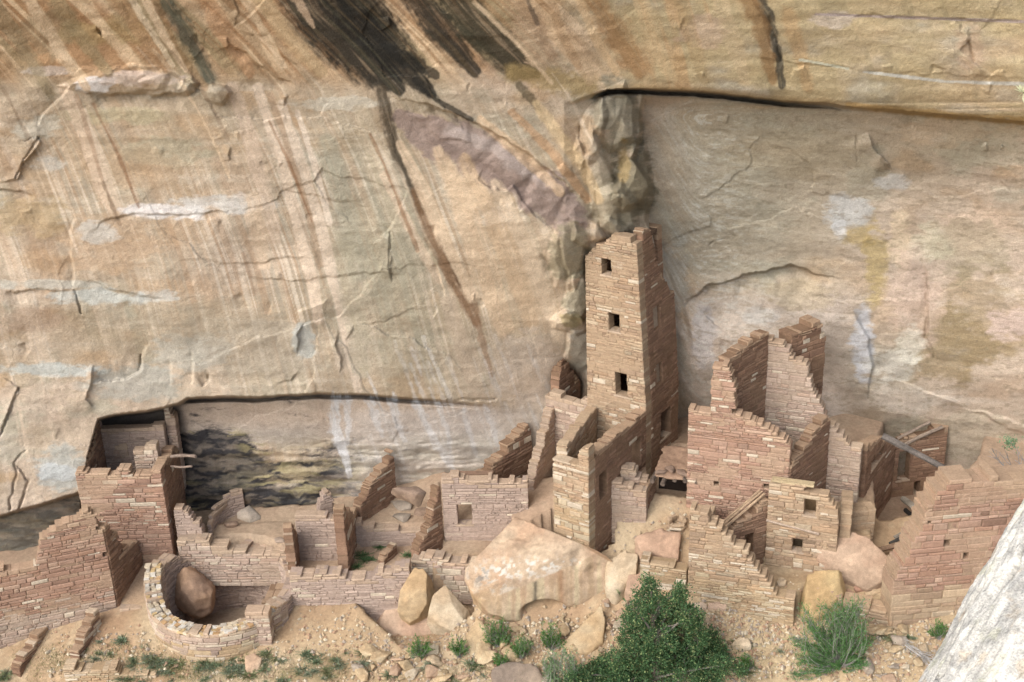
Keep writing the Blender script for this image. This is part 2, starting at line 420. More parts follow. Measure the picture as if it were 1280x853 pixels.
    mix(C(168, 156, 128), .7 * E(488, 300, 66, 150) + .4 * E(430, 200, 50, 90)); mix(C(214, 184, 146), .75 * E(640, 330, 70, 110)); mix(C(170, 150, 122), .55 * E(300, 430, 110, 40)); mix(C(166, 152, 124), .5 * E(560, 450, 70, 40)); mix(C(196, 160, 116), .6 * E(150, 190, 110, 50)); mix(C(206, 172, 146), .5 * E(300, 330, 70, 70))
    brow = sstep(3, -3, V - c1) * sstep(690, 800, U)
    mix(C(191, 168, 118), .75 * brow * sstep(-.5, .3, n2 + .2)); mix(C(198, 162, 118), .6 * brow * sstep(0.0, .5, n1))
    mix(C(168, 158, 134), .66 * bay * sstep(1290, 900, U) * sstep(420, 250, V)); mix(C(196, 172, 152), .45 * bay * sstep(1000, 1150, U) * sstep(180, 330, V))
    mix(C(190, 172, 158), .6 * sstep(840, 880, U) * sstep(350, 380, V) * sstep(1100, 1040, U))
    # streaks that run down the face
    g = np.interp(V, [-420, 0, 60, 110, 200, 330, 500, 640], [-430, 0, 62, 105, 150, 200, 246, 270])
    S_ = U - g
    stz = .8 * sstep(790, 700, U) * (.35 + .55 * sstep(-.2, .3, fbm2(U / 210 + 33, V / 240 + 4, 2)))
    s1 = fbm2(S_ / 13 + 2, V / 330 + 3, 4); s2 = fbm2(S_ / 30 + 7, V / 420 + 1, 3); s3 = fbm2(S_ / 5 + 3, V / 200 + 5, 3)
    mix(C(216, 190, 160), .9 * stz * sstep(.10, .26, s1)); mix(C(160, 118, 76), .62 * stz * sstep(.08, .45, s2) * sstep(480, 260, V)); mix(C(222, 204, 184), .35 * stz * sstep(.3, .6, s3))
    mix(C(152, 128, 98), .35 * stz * sstep(.2, .5, -s3)); mix(C(170, 166, 142), .5 * stz * sstep(.15, .45, -s2))
    fs = fbm2(S_ / 3.4 + 8, V / 260 + 2, 3); fr = fbm2(S_ / 4.5 + 48, V / 300 + 12, 3); fm = np.clip(E(365, 300, 66, 230) + E(110, 190, 60, 110) + E(620, 320, 110, 150) + .7 * E(240, 330, 90, 120) + .6 * E(480, 260, 60, 120), 0, 1)
    mix(C(224, 206, 182), .62 * fm * sstep(.12, .34, fs)); mix(C(172, 134, 96), .5 * fm * sstep(.14, .36, fr)); mix(C(158, 150, 132), .45 * fm * sstep(.14, .36, -fs))
    top = sstep(120, 70, V) * sstep(780, 600, U)
    mix(C(192, 150, 98), .6 * top); mix(C(176, 126, 74), .65 * top * sstep(-.05, .2, s2)); mix(C(222, 188, 144), .85 * top * sstep(.1, .25, s1)); mix(C(146, 128, 86), .6 * top * sstep(.08, .25, -s2)); mix(C(160, 116, 70), .5 * top * sstep(.12, .3, s3))
    bs = fbm2((U - g * .3) / 14 + 9, V / 120, 3)
    mix(C(200, 150, 92), .5 * brow * sstep(.12, .45, bs) * sstep(960, 840, U)); mix(C(152, 136, 96), .35 * brow * sstep(.15, .45, -bs))
    grain = None
    def stroke(pts, c, a=1.0, soft=.5, edge=.5, es=10.0, along=0.0):
        nonlocal col
        mw = max(p[2] for p in pts) * 2.2 + 8
        i0, i1 = np.searchsorted(us, [min(p[0] for p in pts) - mw, max(p[0] for p in pts) + mw])
        j0, j1 = np.searchsorted(vs, [min(p[1] for p in pts) - mw, max(p[1] for p in pts) + mw])
        if i1 <= i0 or j1 <= j0: return
        R = np.s_[j0:j1, i0:i1]
        d, w, sd, al = seg_dist(U[R], V[R], pts)
        n = fbm2(sd / es + pts[0][0], al * 9 + pts[0][1], 4) + .5 * fbm2(U[R] / 5, V[R] / 5, 3)
        q = d / np.maximum(w, .5) + edge * n
        al_ = a * sstep(1 + soft * .6, 1 - soft * .6, q) * (1 - along * sstep(-.1, .6, fbm2(sd / 3.2 + 5, al * 4, 3)))
        al_ = al_[..., None]
        col[R] = col[R] * (1 - al_) + np.asarray(c) * al_
    # right-hand patches
    for q in [(1180, 430, 70, 46, (144, 120, 74), .65), (1230, 400, 54, 60, (150, 126, 82), .5), (1095, 330, 17, 52, (180, 154, 90), .75), (1075, 295, 22, 12, (178, 150, 84), .7),
              (1125, 300, 14, 48, (212, 186, 150), .8), (1060, 265, 26, 20, (196, 194, 190), .75), (1050, 285, 9, 14, (206, 204, 202), .7), (1165, 305, 26, 26, (200, 190, 160), .6), (1220, 285, 44, 26, (206, 176, 148), .7),
              (1258, 400, 26, 22, (206, 178, 164), .7), (1140, 375, 34, 60, (202, 172, 150), .6), (1080, 430, 15, 40, (196, 194, 196), .85), (1115, 455, 30, 20, (204, 198, 184), .6), (1135, 430, 18, 26, (214, 206, 186), .6),
              (1210, 310, 50, 34, (150, 140, 106), .4), (905, 410, 32, 20, (210, 190, 170), .7), (882, 420, 16, 36, (190, 180, 176), .6), (950, 395, 22, 12, (208, 204, 196), .5), (1000, 370, 40, 18, (182, 160, 122), .5),
              (1110, 560, 60, 36, (160, 148, 122), .5), (1200, 540, 80, 24, (172, 158, 132), .5), (1140, 500, 60, 16, (206, 190, 172), .45), (915, 300, 70, 50, (158, 150, 130), .35),
              (850, 230, 50, 70, (172, 164, 146), .4), (840, 340, 24, 40, (176, 172, 160), .5), (1000, 190, 90, 30, (178, 160, 128), .4), (1230, 180, 60, 30, (178, 166, 138), .5), (1180, 165, 50, 16, (196, 166, 130), .5),
              (1115, 230, 22, 10, (208, 206, 204), .55), (1040, 25, 26, 10, (202, 182, 166), .6), (880, 40, 30, 20, (200, 166, 140), .5), (1210, 60, 18, 26, (196, 160, 128), .5),
              (655, 60, 40, 40, (196, 160, 126), .4)]:
        patch(q[0], q[1], q[2], q[3], C(*q[4]), q[5])
    # left-hand patches
    for q in [(130, 300, 60, 40, (190, 152, 112), .5), (40, 270, 44, 24, (182, 152, 104), .6), (60, 205, 20, 14, (204, 200, 190), .5), (215, 265, 52, 9, (222, 212, 204), .9), (280, 255, 60, 12, (210, 204, 196), .7), (185, 262, 30, 7, (226, 214, 206), .8),
              (120, 290, 26, 14, (208, 200, 188), .7), (130, 372, 60, 10, (200, 202, 194), .7), (60, 356, 70, 6, (196, 192, 178), .6), (200, 370, 30, 8, (206, 206, 200), .55), (170, 480, 60, 22, (168, 168, 158), .6), (245, 440, 50, 24, (176, 174, 162), .55),
              (60, 462, 70, 9, (188, 192, 186), .75), (80, 585, 32, 26, (178, 180, 172), .7), (40, 500, 50, 28, (198, 172, 148), .6), (30, 400, 50, 14, (178, 146, 118), .5), (70, 590, 24, 10, (208, 212, 212), .6),
              (130, 40, 50, 18, (172, 146, 86), .5), (60, 40, 30, 30, (150, 136, 104), .4), (280, 400, 80, 26, (166, 150, 124), .45), (330, 440, 60, 40, (176, 160, 138), .5), (500, 330, 40, 70, (168, 158, 132), .45),
              (460, 300, 70, 60, (166, 156, 130), .4), (200, 190, 60, 16, (184, 176, 146), .5), (150, 145, 60, 10, (190, 176, 134), .5), (120, 105, 22, 9, (212, 206, 204), .8), (180, 98, 50, 10, (208, 184, 166), .7), (60, 90, 30, 6, (206, 192, 182), .5),
              (45, 160, 30, 16, (188, 184, 168), .5), (420, 130, 50, 8, (204, 196, 178), .6), (310, 215, 40, 30, (184, 150, 116), .4), (620, 270, 40, 14, (222, 206, 186), .6), (660, 330, 46, 60, (210, 184, 150), .55), (590, 240, 30, 40, (212, 182, 146), .55),
              (380, 425, 12, 20, (182, 186, 180), .6), (440, 450, 18, 30, (206, 184, 160), .5), (600, 440, 60, 40, (180, 158, 132), .4), (660, 470, 40, 50, (200, 180, 160), .5), (160, 210, 60, 26, (186, 152, 112), .4)]:
        patch(q[0], q[1], q[2], q[3], C(*q[4]), q[5])
    # purple-grey spall under the diagonal lip
    for pts in [[(500, 145, 10), (540, 168, 26), (590, 190, 30), (640, 214, 30), (680, 244, 28), (715, 272, 20)]]:
        stroke(pts, C(152, 128, 118), .85, .4, .6, 9)
        stroke([(560, 160, 6), (620, 186, 10), (680, 226, 10)], C(190, 172, 162), .5, .9, .9, 6)
        stroke([(540, 176, 5), (600, 206, 6), (660, 246, 6)], C(140, 118, 108), .5, .9, .9, 6)
    # grey hanging block and lobes
    for q in [(772, 150, 30, 50, (140, 132, 110), .8), (790, 228, 26, 50, (122, 110, 84), .85), (765, 262, 28, 32, (150, 138, 112), .7), (750, 220, 12, 60, (198, 180, 150), .6), (712, 320, 24, 40, (142, 130, 100), .75), (722, 375, 16, 30, (150, 142, 116), .7),
              (712, 400, 20, 8, (170, 150, 92), .6), (780, 205, 8, 24, (170, 140, 80), .6), (728, 440, 14, 26, (168, 162, 146), .6)]:
        patch(q[0], q[1], q[2], q[3], C(*q[4]), q[5])
    # desert varnish
    BLK = C(44, 42, 38); BRN = C(116, 84, 52); DBR = C(84, 66, 46)
    stroke([(372, -40, 40), (404, 10, 46), (446, 50, 46), (480, 88, 28), (500, 112, 8)], BLK, .95, .5, .36, 3.2, .3)
    stroke([(430, -20, 34), (470, 40, 32), (504, 80, 22), (540, 118, 6)], BLK, .93, .5, .4, 3, .32)
    stroke([(364, -10, 6), (380, 14, 5), (392, 34, 2)], C(196, 164, 130), .8, .5, .5)
    stroke([(480, 60, 8), (520, 80, 10), (545, 95, 5)], BLK, .8, .4, .5)
    stroke([(500, -30, 14), (530, 10, 17), (562, 52, 17), (594, 90, 7)], BLK, .93, .5, .36, 3, .3)
    stroke([(545, -30, 12), (585, 20, 23), (620, 58, 23), (650, 86, 14), (672, 94, 4)], C(56, 53, 40), .93, .5, .36, 3, .32)
    stroke([(520, 100, 5), (545, 125, 3), (590, 150, 3)], BLK, .8, .4, .5)
    stroke([(478, 112, 6), (484, 150, 8), (496, 190, 8), (512, 220, 7), (528, 262, 7)], C(78, 66, 50), .88, .8, .5, 3, .3)
    stroke([(520, 240, 7), (540, 290, 11), (562, 330, 13), (582, 370, 11), (596, 402, 6)], C(132, 96, 62), .88, .8, .45, 3, .35)
    stroke([(540, 270, 3), (560, 318, 4), (578, 360, 3)], C(88, 62, 40), .7, .6, .5)
    stroke([(596, 400, 4), (606, 440, 4), (614, 470, 3)], C(150, 112, 78), .6, .7, .6)
    stroke([(195, -20, 14), (212, 10, 13), (232, 40, 11), (248, 70, 9), (262, 98, 7)], C(78, 80, 66), .85, .7, .6, 6, .4)
    stroke([(190, -10, 5), (220, 60, 4), (256, 110, 4)], C(150, 112, 66), .6, .7, .6)
    stroke([(940, -10, 8), (958, 18, 8), (968, 48, 7), (974, 78, 6), (976, 106, 5)], C(66, 62, 56), .85, .6, .7, 4, .4)
    stroke([(932, -10, 10), (950, 30, 10), (960, 70, 8), (966, 100, 6)], C(150, 108, 56), .7, .7, .6)
    stroke([(985, 20, 10), (1000, 60, 9), (1008, 108, 7)], C(192, 152, 98), .6, .8, .6)
    stroke([(640, -10, 10), (670, 30, 8), (690, 70, 7)], C(160, 128, 94), .6, .7, .6, 5, .4)
    stroke([(655, -10, 3), (672, 30, 3)], C(92, 78, 66), .7, .7, .6)
    stroke([(740, 0, 14), (770, 40, 18), (800, 85, 14)], C(166, 120, 66), .75, .8, .6, 6, .4)
    stroke([(720, -10, 5), (740, 40, 6), (770, 90, 5)], C(214, 178, 130), .7, .8, .6)
    stroke([(640, 92, 10), (690, 100, 14), (735, 108, 16)], C(164, 136, 78), .75, .7, .6)
    stroke([(650, 108, 5), (662, 122, 6), (676, 140, 3)], C(80, 72, 50), .7, .6, .6)
    stroke([(670, 130, 6), (700, 170, 8), (730, 210, 8), (748, 250, 5)], C(214, 182, 132), .75, .7, .5)
    stroke([(1060, 131, 3), (1130, 139, 5), (1200, 146, 5), (1300, 153, 5)], C(164, 128, 60), .8, .6, .5)
    stroke([(1020, 18, 1.5), (1160, 23, 1.8), (1300, 28, 1.8)], C(176, 156, 152), .8, .5, .3)
    stroke([(1080, 90, 1.6), (1180, 102, 2), (1300, 106, 2.4)], C(206, 204, 196), .75, .5, .5)
    stroke([(1000, 75, 1.6), (1060, 86, 1.6)], C(196, 198, 176), .7, .5, .5)
    mix(C(70, 62, 54), .8 * sstep(-1, 2, V - c1) * sstep(12, 5, V - c1) * sstep(735, 760, U) * sstep(1100, 940, U)); mix(C(150, 116, 62), .6 * sstep(-9, -1, V - c1) * sstep(2, 0, V - c1) * sstep(720, 800, U))  # dark band under the brow lip is painted shade; ochre edge above it
    dk = sstep(.07, .035, col.mean(-1)) * sstep(140, 120, V); mix(C(112, 92, 62), .5 * dk * sstep(.08, .3, s3)); mix(C(88, 84, 64), .4 * dk * sstep(.1, .3, fr))
    flk = fbm2(U / 9 + 4, tilt / 2.6 + 6, 3); mix(C(206, 200, 186), .5 * bay * sstep(.22, .4, flk) * sstep(1000, 860, U)); mix(C(140, 124, 96), .4 * bay * sstep(.25, .42, -flk))
    # below the ledge: soot, lime curtains, yellow bedding, painted lip shade, darker hollows
    und = rec * sstep(640, 600, U)
    mix(C(194, 170, 150), .7 * und * sstep(560, 530, V)); mix(C(168, 158, 148), .6 * und * E(330, 545, 140, 14)); mix(C(160, 142, 96), .6 * und * sstep(540, 570, V) * sstep(-.2, .3, fbm2(U / 60, V / 7 + 4, 4)))
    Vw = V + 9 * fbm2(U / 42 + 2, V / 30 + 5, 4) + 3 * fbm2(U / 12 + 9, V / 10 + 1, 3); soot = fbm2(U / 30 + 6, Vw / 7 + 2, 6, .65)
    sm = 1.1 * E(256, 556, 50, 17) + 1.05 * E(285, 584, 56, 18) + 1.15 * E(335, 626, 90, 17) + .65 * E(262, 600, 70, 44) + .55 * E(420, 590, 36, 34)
    mix(C(44, 45, 52), .95 * und * sstep(.2, .62, sm + .8 * soot) * (.7 + .3 * sstep(-.25, .2, fbm2(U / 18 + 3, Vw / 4.5 + 8, 4)))); mix(C(172, 156, 104), .6 * und * sstep(.1, .3, fbm2(U / 30 + 13, Vw / 5 + 28, 4)) * sstep(.1, .4, sm) * sstep(1.1, .6, sm)); mix(C(60, 58, 56), .9 * rec * sstep(8, 4, V - c2) * sstep(222, 240, U) * sstep(620, 500, U))  # soot patches, yellow beds; last, crevice shade painted dark along the ledge lip
    mix(C(60, 57, 55), .8 * und * sstep(232, 215, U) * sstep(100, 130, U)); mix(C(80, 78, 74), .75 * und * sstep(110, 100, U) * sstep(.1, .5, .3 + soot))  # recess behind the left house and far-left hollow coloured darker
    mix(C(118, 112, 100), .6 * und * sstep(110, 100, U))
    for p, w in [([(417, 500, 7), (420, 540, 7), (430, 565, 5), (437, 595, 3)], .95), ([(432, 500, 6), (436, 530, 4), (434, 556, 3)], .8), ([(462, 500, 5), (470, 525, 5), (478, 545, 2)], .85),
                 ([(490, 500, 6), (496, 530, 5), (506, 552, 2)], .85), ([(520, 505, 4), (540, 540, 5), (556, 570, 5), (566, 590, 3)], .8), ([(548, 505, 3), (560, 540, 3), (566, 575, 2)], .7), ([(578, 512, 3), (590, 550, 3), (596, 570, 2)], .7),
                 ([(606, 510, 3), (618, 540, 4), (622, 556, 2)], .7), ([(520, 500, 3), (530, 525, 4), (545, 560, 3)], .6)]:
        stroke(p, C(208, 206, 206), w * .85, .8, 1.0, 3, .6)
    for _ in range(46):      # lime runs on the wall left of the tower and faint white drips elsewhere
        u0 = cs.uniform(430, 700); v0 = cs.uniform(420, 560); L = cs.uniform(20, 80)
        stroke([(u0, v0, cs.uniform(1, 3)), (u0 + L * .25, v0 + L * .6, cs.uniform(1, 2.5)), (u0 + L * .38, v0 + L, .8)], C(218, 212, 206), cs.uniform(.15, .5), .9, 1.0, 3, .6)
    mix(C(202, 190, 180), .5 * sstep(505, 520, V) * sstep(400, 470, U) * sstep(700, 640, U))
    for p, c, a in [([(-10, 0, 10), (30, 60, 9), (64, 118, 6)], (150, 132, 96), .5), ([(30, -10, 8), (74, 60, 8), (108, 110, 5)], (214, 182, 142), .7), ([(64, -10, 10), (104, 50, 10), (136, 90, 6)], (156, 134, 92), .55),
            ([(100, -10, 7), (140, 50, 6), (166, 84, 4)], (214, 180, 138), .6), ([(140, -10, 12), (178, 40, 12), (206, 80, 8)], (176, 132, 84), .55), ([(158, -10, 4), (186, 34, 4), (216, 82, 3)], (222, 196, 158), .7), ([(176, -10, 5), (206, 46, 5), (232, 88, 3)], (218, 186, 146), .75),
            ([(250, -10, 12), (280, 40, 12), (312, 90, 8)], (190, 140, 92), .55), ([(276, -10, 8), (308, 36, 8), (334, 80, 5)], (160, 128, 90), .5), ([(300, -10, 5), (330, 40, 5), (354, 84, 4)], (218, 188, 148), .6), ([(322, -10, 10), (356, 40, 12), (400, 90, 8)], (196, 164, 118), .6),
            ([(80, 110, 8), (106, 170, 8), (124, 230, 8), (140, 262, 6)], (214, 184, 152), .65), ([(104, 140, 5), (126, 200, 6), (146, 256, 4)], (212, 186, 156), .6), ([(96, 120, 3), (112, 170, 3), (128, 226, 2)], (168, 132, 100), .5),
            ([(290, 110, 8), (312, 170, 9), (330, 240, 9), (346, 300, 7)], (206, 178, 150), .6), ([(322, 110, 6), (346, 180, 7), (368, 260, 8), (388, 340, 8), (398, 400, 6)], (218, 192, 164), .75), ([(338, 120, 4), (362, 190, 4), (384, 260, 5), (402, 330, 4)], (170, 138, 106), .55),
            ([(352, 130, 5), (376, 200, 6), (398, 270, 7), (418, 350, 8), (440, 440, 8), (448, 488, 5)], (214, 190, 164), .7), ([(372, 140, 3), (394, 210, 4), (412, 280, 4)], (222, 200, 176), .7), ([(410, 180, 12), (430, 260, 14), (448, 340, 12)], (166, 158, 134), .5),
            ([(316, 250, 10), (322, 290, 12), (330, 330, 8)], (214, 184, 150), .6), ([(452, 140, 10), (470, 210, 12), (500, 280, 12)], (196, 176, 144), .4), ([(500, 180, 5), (530, 240, 8), (556, 300, 9), (590, 370, 8)], (218, 188, 152), .7), ([(480, 220, 5), (510, 280, 6), (548, 350, 6)], (214, 186, 154), .6),
            ([(548, 190, 8), (578, 250, 14), (604, 330, 16), (630, 410, 12)], (214, 182, 144), .65), ([(580, 200, 8), (612, 260, 14), (640, 330, 14), (664, 400, 10)], (206, 172, 132), .6), ([(620, 230, 7), (650, 290, 10), (676, 360, 10), (700, 420, 8)], (216, 188, 154), .65),
            ([(600, 150, 6), (650, 190, 8), (700, 240, 6)], (216, 180, 138), .6), ([(640, 140, 5), (690, 190, 6), (734, 250, 5)], (194, 146, 96), .55),
            ([(430, 300, 12), (440, 380, 14), (452, 460, 12)], (176, 164, 136), .45), ([(560, 380, 10), (580, 440, 12), (600, 490, 10)], (196, 170, 142), .45), ([(690, 30, 10), (710, 60, 12), (740, 95, 10)], (206, 172, 130), .5), ([(690, 0, 5), (700, 40, 6), (724, 84, 5)], (176, 138, 96), .5),
            ([(800, 0, 10), (820, 50, 12), (840, 96, 8)], (206, 176, 128), .5), ([(850, 0, 8), (866, 50, 9), (880, 100, 6)], (174, 146, 98), .4), ([(900, 0, 10), (915, 50, 10), (930, 100, 7)], (206, 178, 134), .45)]:
        stroke(p, C(*c), min(1, a * 1.25), .5, .42, 4, .3)
    for _ in range(14):     # thin rust and dark runs
        u0 = cs.uniform(-20, 720); v0 = cs.uniform(-20, 330); L = cs.uniform(50, 170)
        pts = [(u0 + (np.interp(v0 + L * k / 4., [-420, 0, 60, 110, 200, 330, 500, 640], [-430, 0, 62, 105, 150, 200, 246, 270]) - np.interp(v0, [-420, 0, 60, 110, 200, 330, 500, 640], [-430, 0, 62, 105, 150, 200, 246, 270])), v0 + L * k / 4., cs.uniform(.8, 3.2)) for k in range(5)]
        c = cs.choice([(146, 100, 58), (226, 204, 176), (128, 100, 72), (222, 196, 164), (222, 190, 150)])
        stroke(pts, C(*c), cs.uniform(.3, .75), .8, .7, 3, .4)
    fine = fbm2(U / 4.2 + 9, V / 3.2 + 4, 4, .7); fin2 = fbm2(U / 11 + 19, V / 5 + 14, 4, .6); blot = fbm2(U / 34 + 71, V / 26 + 13, 5, .6)
    col = col * (1 + .15 * fine + .08 * fin2 + .10 * blot)[..., None]
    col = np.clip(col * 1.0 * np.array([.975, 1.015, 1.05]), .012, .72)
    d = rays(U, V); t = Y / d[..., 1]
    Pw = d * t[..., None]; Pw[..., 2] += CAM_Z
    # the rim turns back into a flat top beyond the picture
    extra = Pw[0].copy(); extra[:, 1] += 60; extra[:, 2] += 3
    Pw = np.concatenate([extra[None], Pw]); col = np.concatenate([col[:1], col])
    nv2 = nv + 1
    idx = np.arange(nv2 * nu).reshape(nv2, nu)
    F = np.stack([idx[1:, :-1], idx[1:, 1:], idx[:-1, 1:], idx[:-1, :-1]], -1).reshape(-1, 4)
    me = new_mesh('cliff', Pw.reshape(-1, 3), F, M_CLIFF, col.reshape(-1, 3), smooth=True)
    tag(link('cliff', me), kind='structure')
    return us, vs, Y
CLIFF = build_cliff()

def cliff_y(px, py):
    us, vs, Y = CLIFF
    i = int(np.clip(np.searchsorted(us, px), 0, len(us) - 1)); j = int(np.clip(np.searchsorted(vs, py), 0, len(vs) - 1))
    return float(Y[j, i])

# ------------------------------------------------------------------ the ground
GCTL = [(0, 850, -3.7), (-200, 850, -3.9), (150, 838, -3.3), (250, 850, -3.45), (340, 810, -2.95), (400, 850, -3.4), (420, 785, -2.75), (500, 850, -3.3), (640, 850, -2.95), (800, 850, -2.55),
        (950, 850, -2.55), (1050, 850, -2.4), (1150, 850, -2.2), (1300, 850, -2.1), (900, 790, -1.8), (950, 800, -1.9), (1010, 790, -1.75), (1110, 785, -1.5), (1200, 765, -1.2), (1290, 760, -1.1),
        (860, 765, -1.45), (780, 750, -2.0), (757, 757, -2.1), (700, 778, -2.45), (726, 786, -2.35), (640, 800, -2.6), (560, 812, -3.0), (690, 800, -2.5),
        (30, 690, -2.0), (150, 775, -2.85), (190, 715, -2.4), (290, 680, -1.9), (440, 690, -2.0), (580, 690, -1.5), (640, 640, -.6), (690, 650, -.2), (760, 645, .2), (800, 620, .35), (840, 612, .4), (834, 560, .75), (845, 660, -.05), (846, 690, -.4),
        (700, 610, -.6), (760, 560, 0.4), (650, 560, -.4), (500, 620, -1.3), (400, 650, -1.7), (960, 710, -.95), (1030, 710, -1.0), (1090, 720, -1.2), (1200, 640, -.2), (1300, 640, -.2), (1000, 600, .2),
        (-200, 700, -2.4), (1450, 700, -1.2), (1450, 850, -2.6)]
_gp = [at_z(*c) for c in GCTL]
_gp += [np.array([x, 20.0, -9.5]) for x in (-30, -15, 0, 15, 30)] + [np.array([x, 42.0, z]) for x, z in ((-30, -2), (-15, -1.7), (0, 0), (15, .2), (30, .2))]
_gp += [np.array([x, 36.6, z]) for x, z in ((-20, -2), (-12, -1.9), (-8, -1.8), (-4, -1.3), (0, 0), (4, 0.1), (8, .3), (12, .4), (20, .3))]
_gf = tps_fit([p[:2] / 10 for p in _gp], [p[2] for p in _gp], 0.05)

# terraces, room floors and sunken places: (polygon in sight lines, level)
ZONES = [
    ([(600, 772), (640, 784), (690, 774), (768, 758), (775, 710), (640, 735), (590, 745)], -2.75),       # hollows under the boulders
    ([(447, 776), (500, 812), (545, 812), (592, 795), (598, 768), (560, 735), (505, 735)], -3.1),
    ([(240, 600), (410, 600), (410, 660), (262, 660)], -2.5),
    ([(560, 642), (690, 642), (700, 535), (560, 555)], -1.5),
    ([(812, 626), (866, 632), (872, 575), (806, 570)], .05),
    ([(236, 656), (370, 652), (372, 690), (300, 703), (232, 690)], -1.75),          # upper terrace behind the kiva
    ([(375, 690), (430, 690), (430, 722), (362, 722)], -2.15),
    ([(450, 675), (540, 668), (560, 690), (515, 725), (440, 722)], -2.0),
    ([(560, 672), (640, 660), (640, 700), (540, 705)], -1.55),
    ([(455, 640), (560, 618), (560, 655), (450, 655)], -1.4),
    ([(930, 690), (1020, 690), (1040, 712), (985, 748), (935, 712)], -1.0),
    ([(1082, 640), (1092, 700), (1135, 696), (1170, 690), (1215, 640), (1230, 585), (1110, 575)], -1.7),
    ([(1040, 668), (1090, 672), (1081, 600), (985, 600)], -.12),
]
def in_poly(x, y, poly):
    c = np.zeros(x.shape, bool); n = len(poly)
    for i in range(n):
        (x0, y0), (x1, y1) = poly[i], poly[i - 1]
        c ^= ((y0 > y) != (y1 > y)) & (x < (x1 - x0) * (y - y0) / (y1 - y0 + 1e-12) + x0)
    return c
KIVA_C = np.array([0., 0.]); KIVA_R = 2.0
def build_ground():
    global KIVA_C, KIVA_R
    a = at_z(173, 765, -2.2); b = at_z(372, 750, -2.2)
    KIVA_R = .5 * np.linalg.norm((b - a)[:2]); f_ = at_z(255, 792, -2.25)
    KIVA_C = np.array([(a[0] + b[0]) / 2, f_[1] + KIVA_R])
    xs = np.concatenate([np.linspace(-60, -19, 22), np.arange(-18.8, 18.8, .07), np.linspace(19, 60, 22)])
    ys = np.concatenate([np.linspace(2, 26, 14), np.arange(26.2, 38.6, .07), np.linspace(39, 46, 6)])
    X, Y = np.meshgrid(xs, ys)
    Z = _gf(X / 10, np.clip(Y, 20, 42) / 10)
    wild = sstep(31.8, 30.0, Y + .02 * X)
    Z = Z + 0.10 * fbm2(X / 1.5, Y / 1.5, 5) * (.4 + wild) + 0.05 * fbm2(X / .35 + 5, Y / .35, 4) * (.35 + wild)
    for poly, z in ZONES:
        pl = [tuple(at_z(px, py, z)[:2]) for px, py in poly]
        m = in_poly(X, Y, pl)
        Z = np.where(m, z + .03 * fbm2(X / .5, Y / .5, 4), Z)
    r = np.hypot(X - KIVA_C[0], Y - KIVA_C[1])
    Z = np.where(r < KIVA_R - .2, -4.1, Z)
    def C(*c): return np.array(srgb(*c))
    col = np.empty(X.shape + (3,)); col[:] = C(196, 164, 124)
    def mix(c, a):
        nonlocal col
        a = np.clip(a, 0, 1)[..., None]; col = col * (1 - a) + np.asarray(c) * a
    n1 = fbm2(X / 1.7 + 4, Y / 1.7, 4); n2 = fbm2(X / .4, Y / .4 + 7, 4)
    mix(C(204, 180, 142), sstep(-.1, .5, n1)); mix(C(184, 146, 108), .7 * sstep(0, .5, -n1)); mix(C(216, 192, 152), .5 * sstep(.15, .5, n2)); mix(C(166, 132, 92), .45 * sstep(.2, .5, -n2))
    mix(C(192, 164, 140), .6 * sstep(32.5, 34, Y))
    mix(C(204, 178, 132), .6 * sstep(31.5, 30, Y) * sstep(0, 6, X)); mix(C(194, 168, 126), .5 * np.exp(-((X + 4.6) / 2) ** 2 - ((Y - 31.6) / 1.2) ** 2))
    grn = fbm2(X / .8 + 9, Y / .5 + 2, 5)
    mix(C(140, 136, 84), .55 * sstep(30.9, 30.3, Y) * sstep(-2, -5, X) * sstep(0, .4, grn))
    idx = np.arange(X.size).reshape(X.shape)
    F = np.stack([idx[:-1, :-1], idx[:-1, 1:], idx[1:, 1:], idx[1:, :-1]], -1).reshape(-1, 4)
    me = new_mesh('ground', np.stack([X, Y, Z], -1).reshape(-1, 3), F, M_GROUND, (np.clip(col, 0, .9) * .8).reshape(-1, 3), smooth=True)
    tag(link('ground', me), kind='structure')
    return xs, ys, Z
GROUND = build_ground()
def ground_z(x, y):
    xs, ys, Z = GROUND
    i = int(np.clip(np.searchsorted(xs, x), 0, len(xs) - 1)); j = int(np.clip(np.searchsorted(ys, y), 0, len(ys) - 1))
    return float(Z[j, i])
_T = np.arange(0, 14, .012)
def hit_ground(px, py):
    """first point of the ground on a sight line"""
    xs, ys, Z = GROUND
    d = rays(px, py); t = 24.0 / d[1] + _T; p = d[None] * t[:, None]
    i = np.clip(np.searchsorted(xs, p[:, 0]), 0, len(xs) - 1); j = np.clip(np.searchsorted(ys, p[:, 1]), 0, len(ys) - 1)
    k = np.argmax(p[:, 2] + CAM_Z <= Z[j, i]); p = p[k].copy(); p[2] += CAM_Z
    return p

K_ALB = 0.80
def to_px(P):
    """sight-line coordinates of world points"""
    Q = np.asarray(P, float) - np.array([0, 0, CAM_Z])
    r = Q @ np.array(_right); u = Q @ np.array(_up); f = Q @ np.array(_F0)
    return 640 + FPX * r / f, 426.5 - FPX * u / f

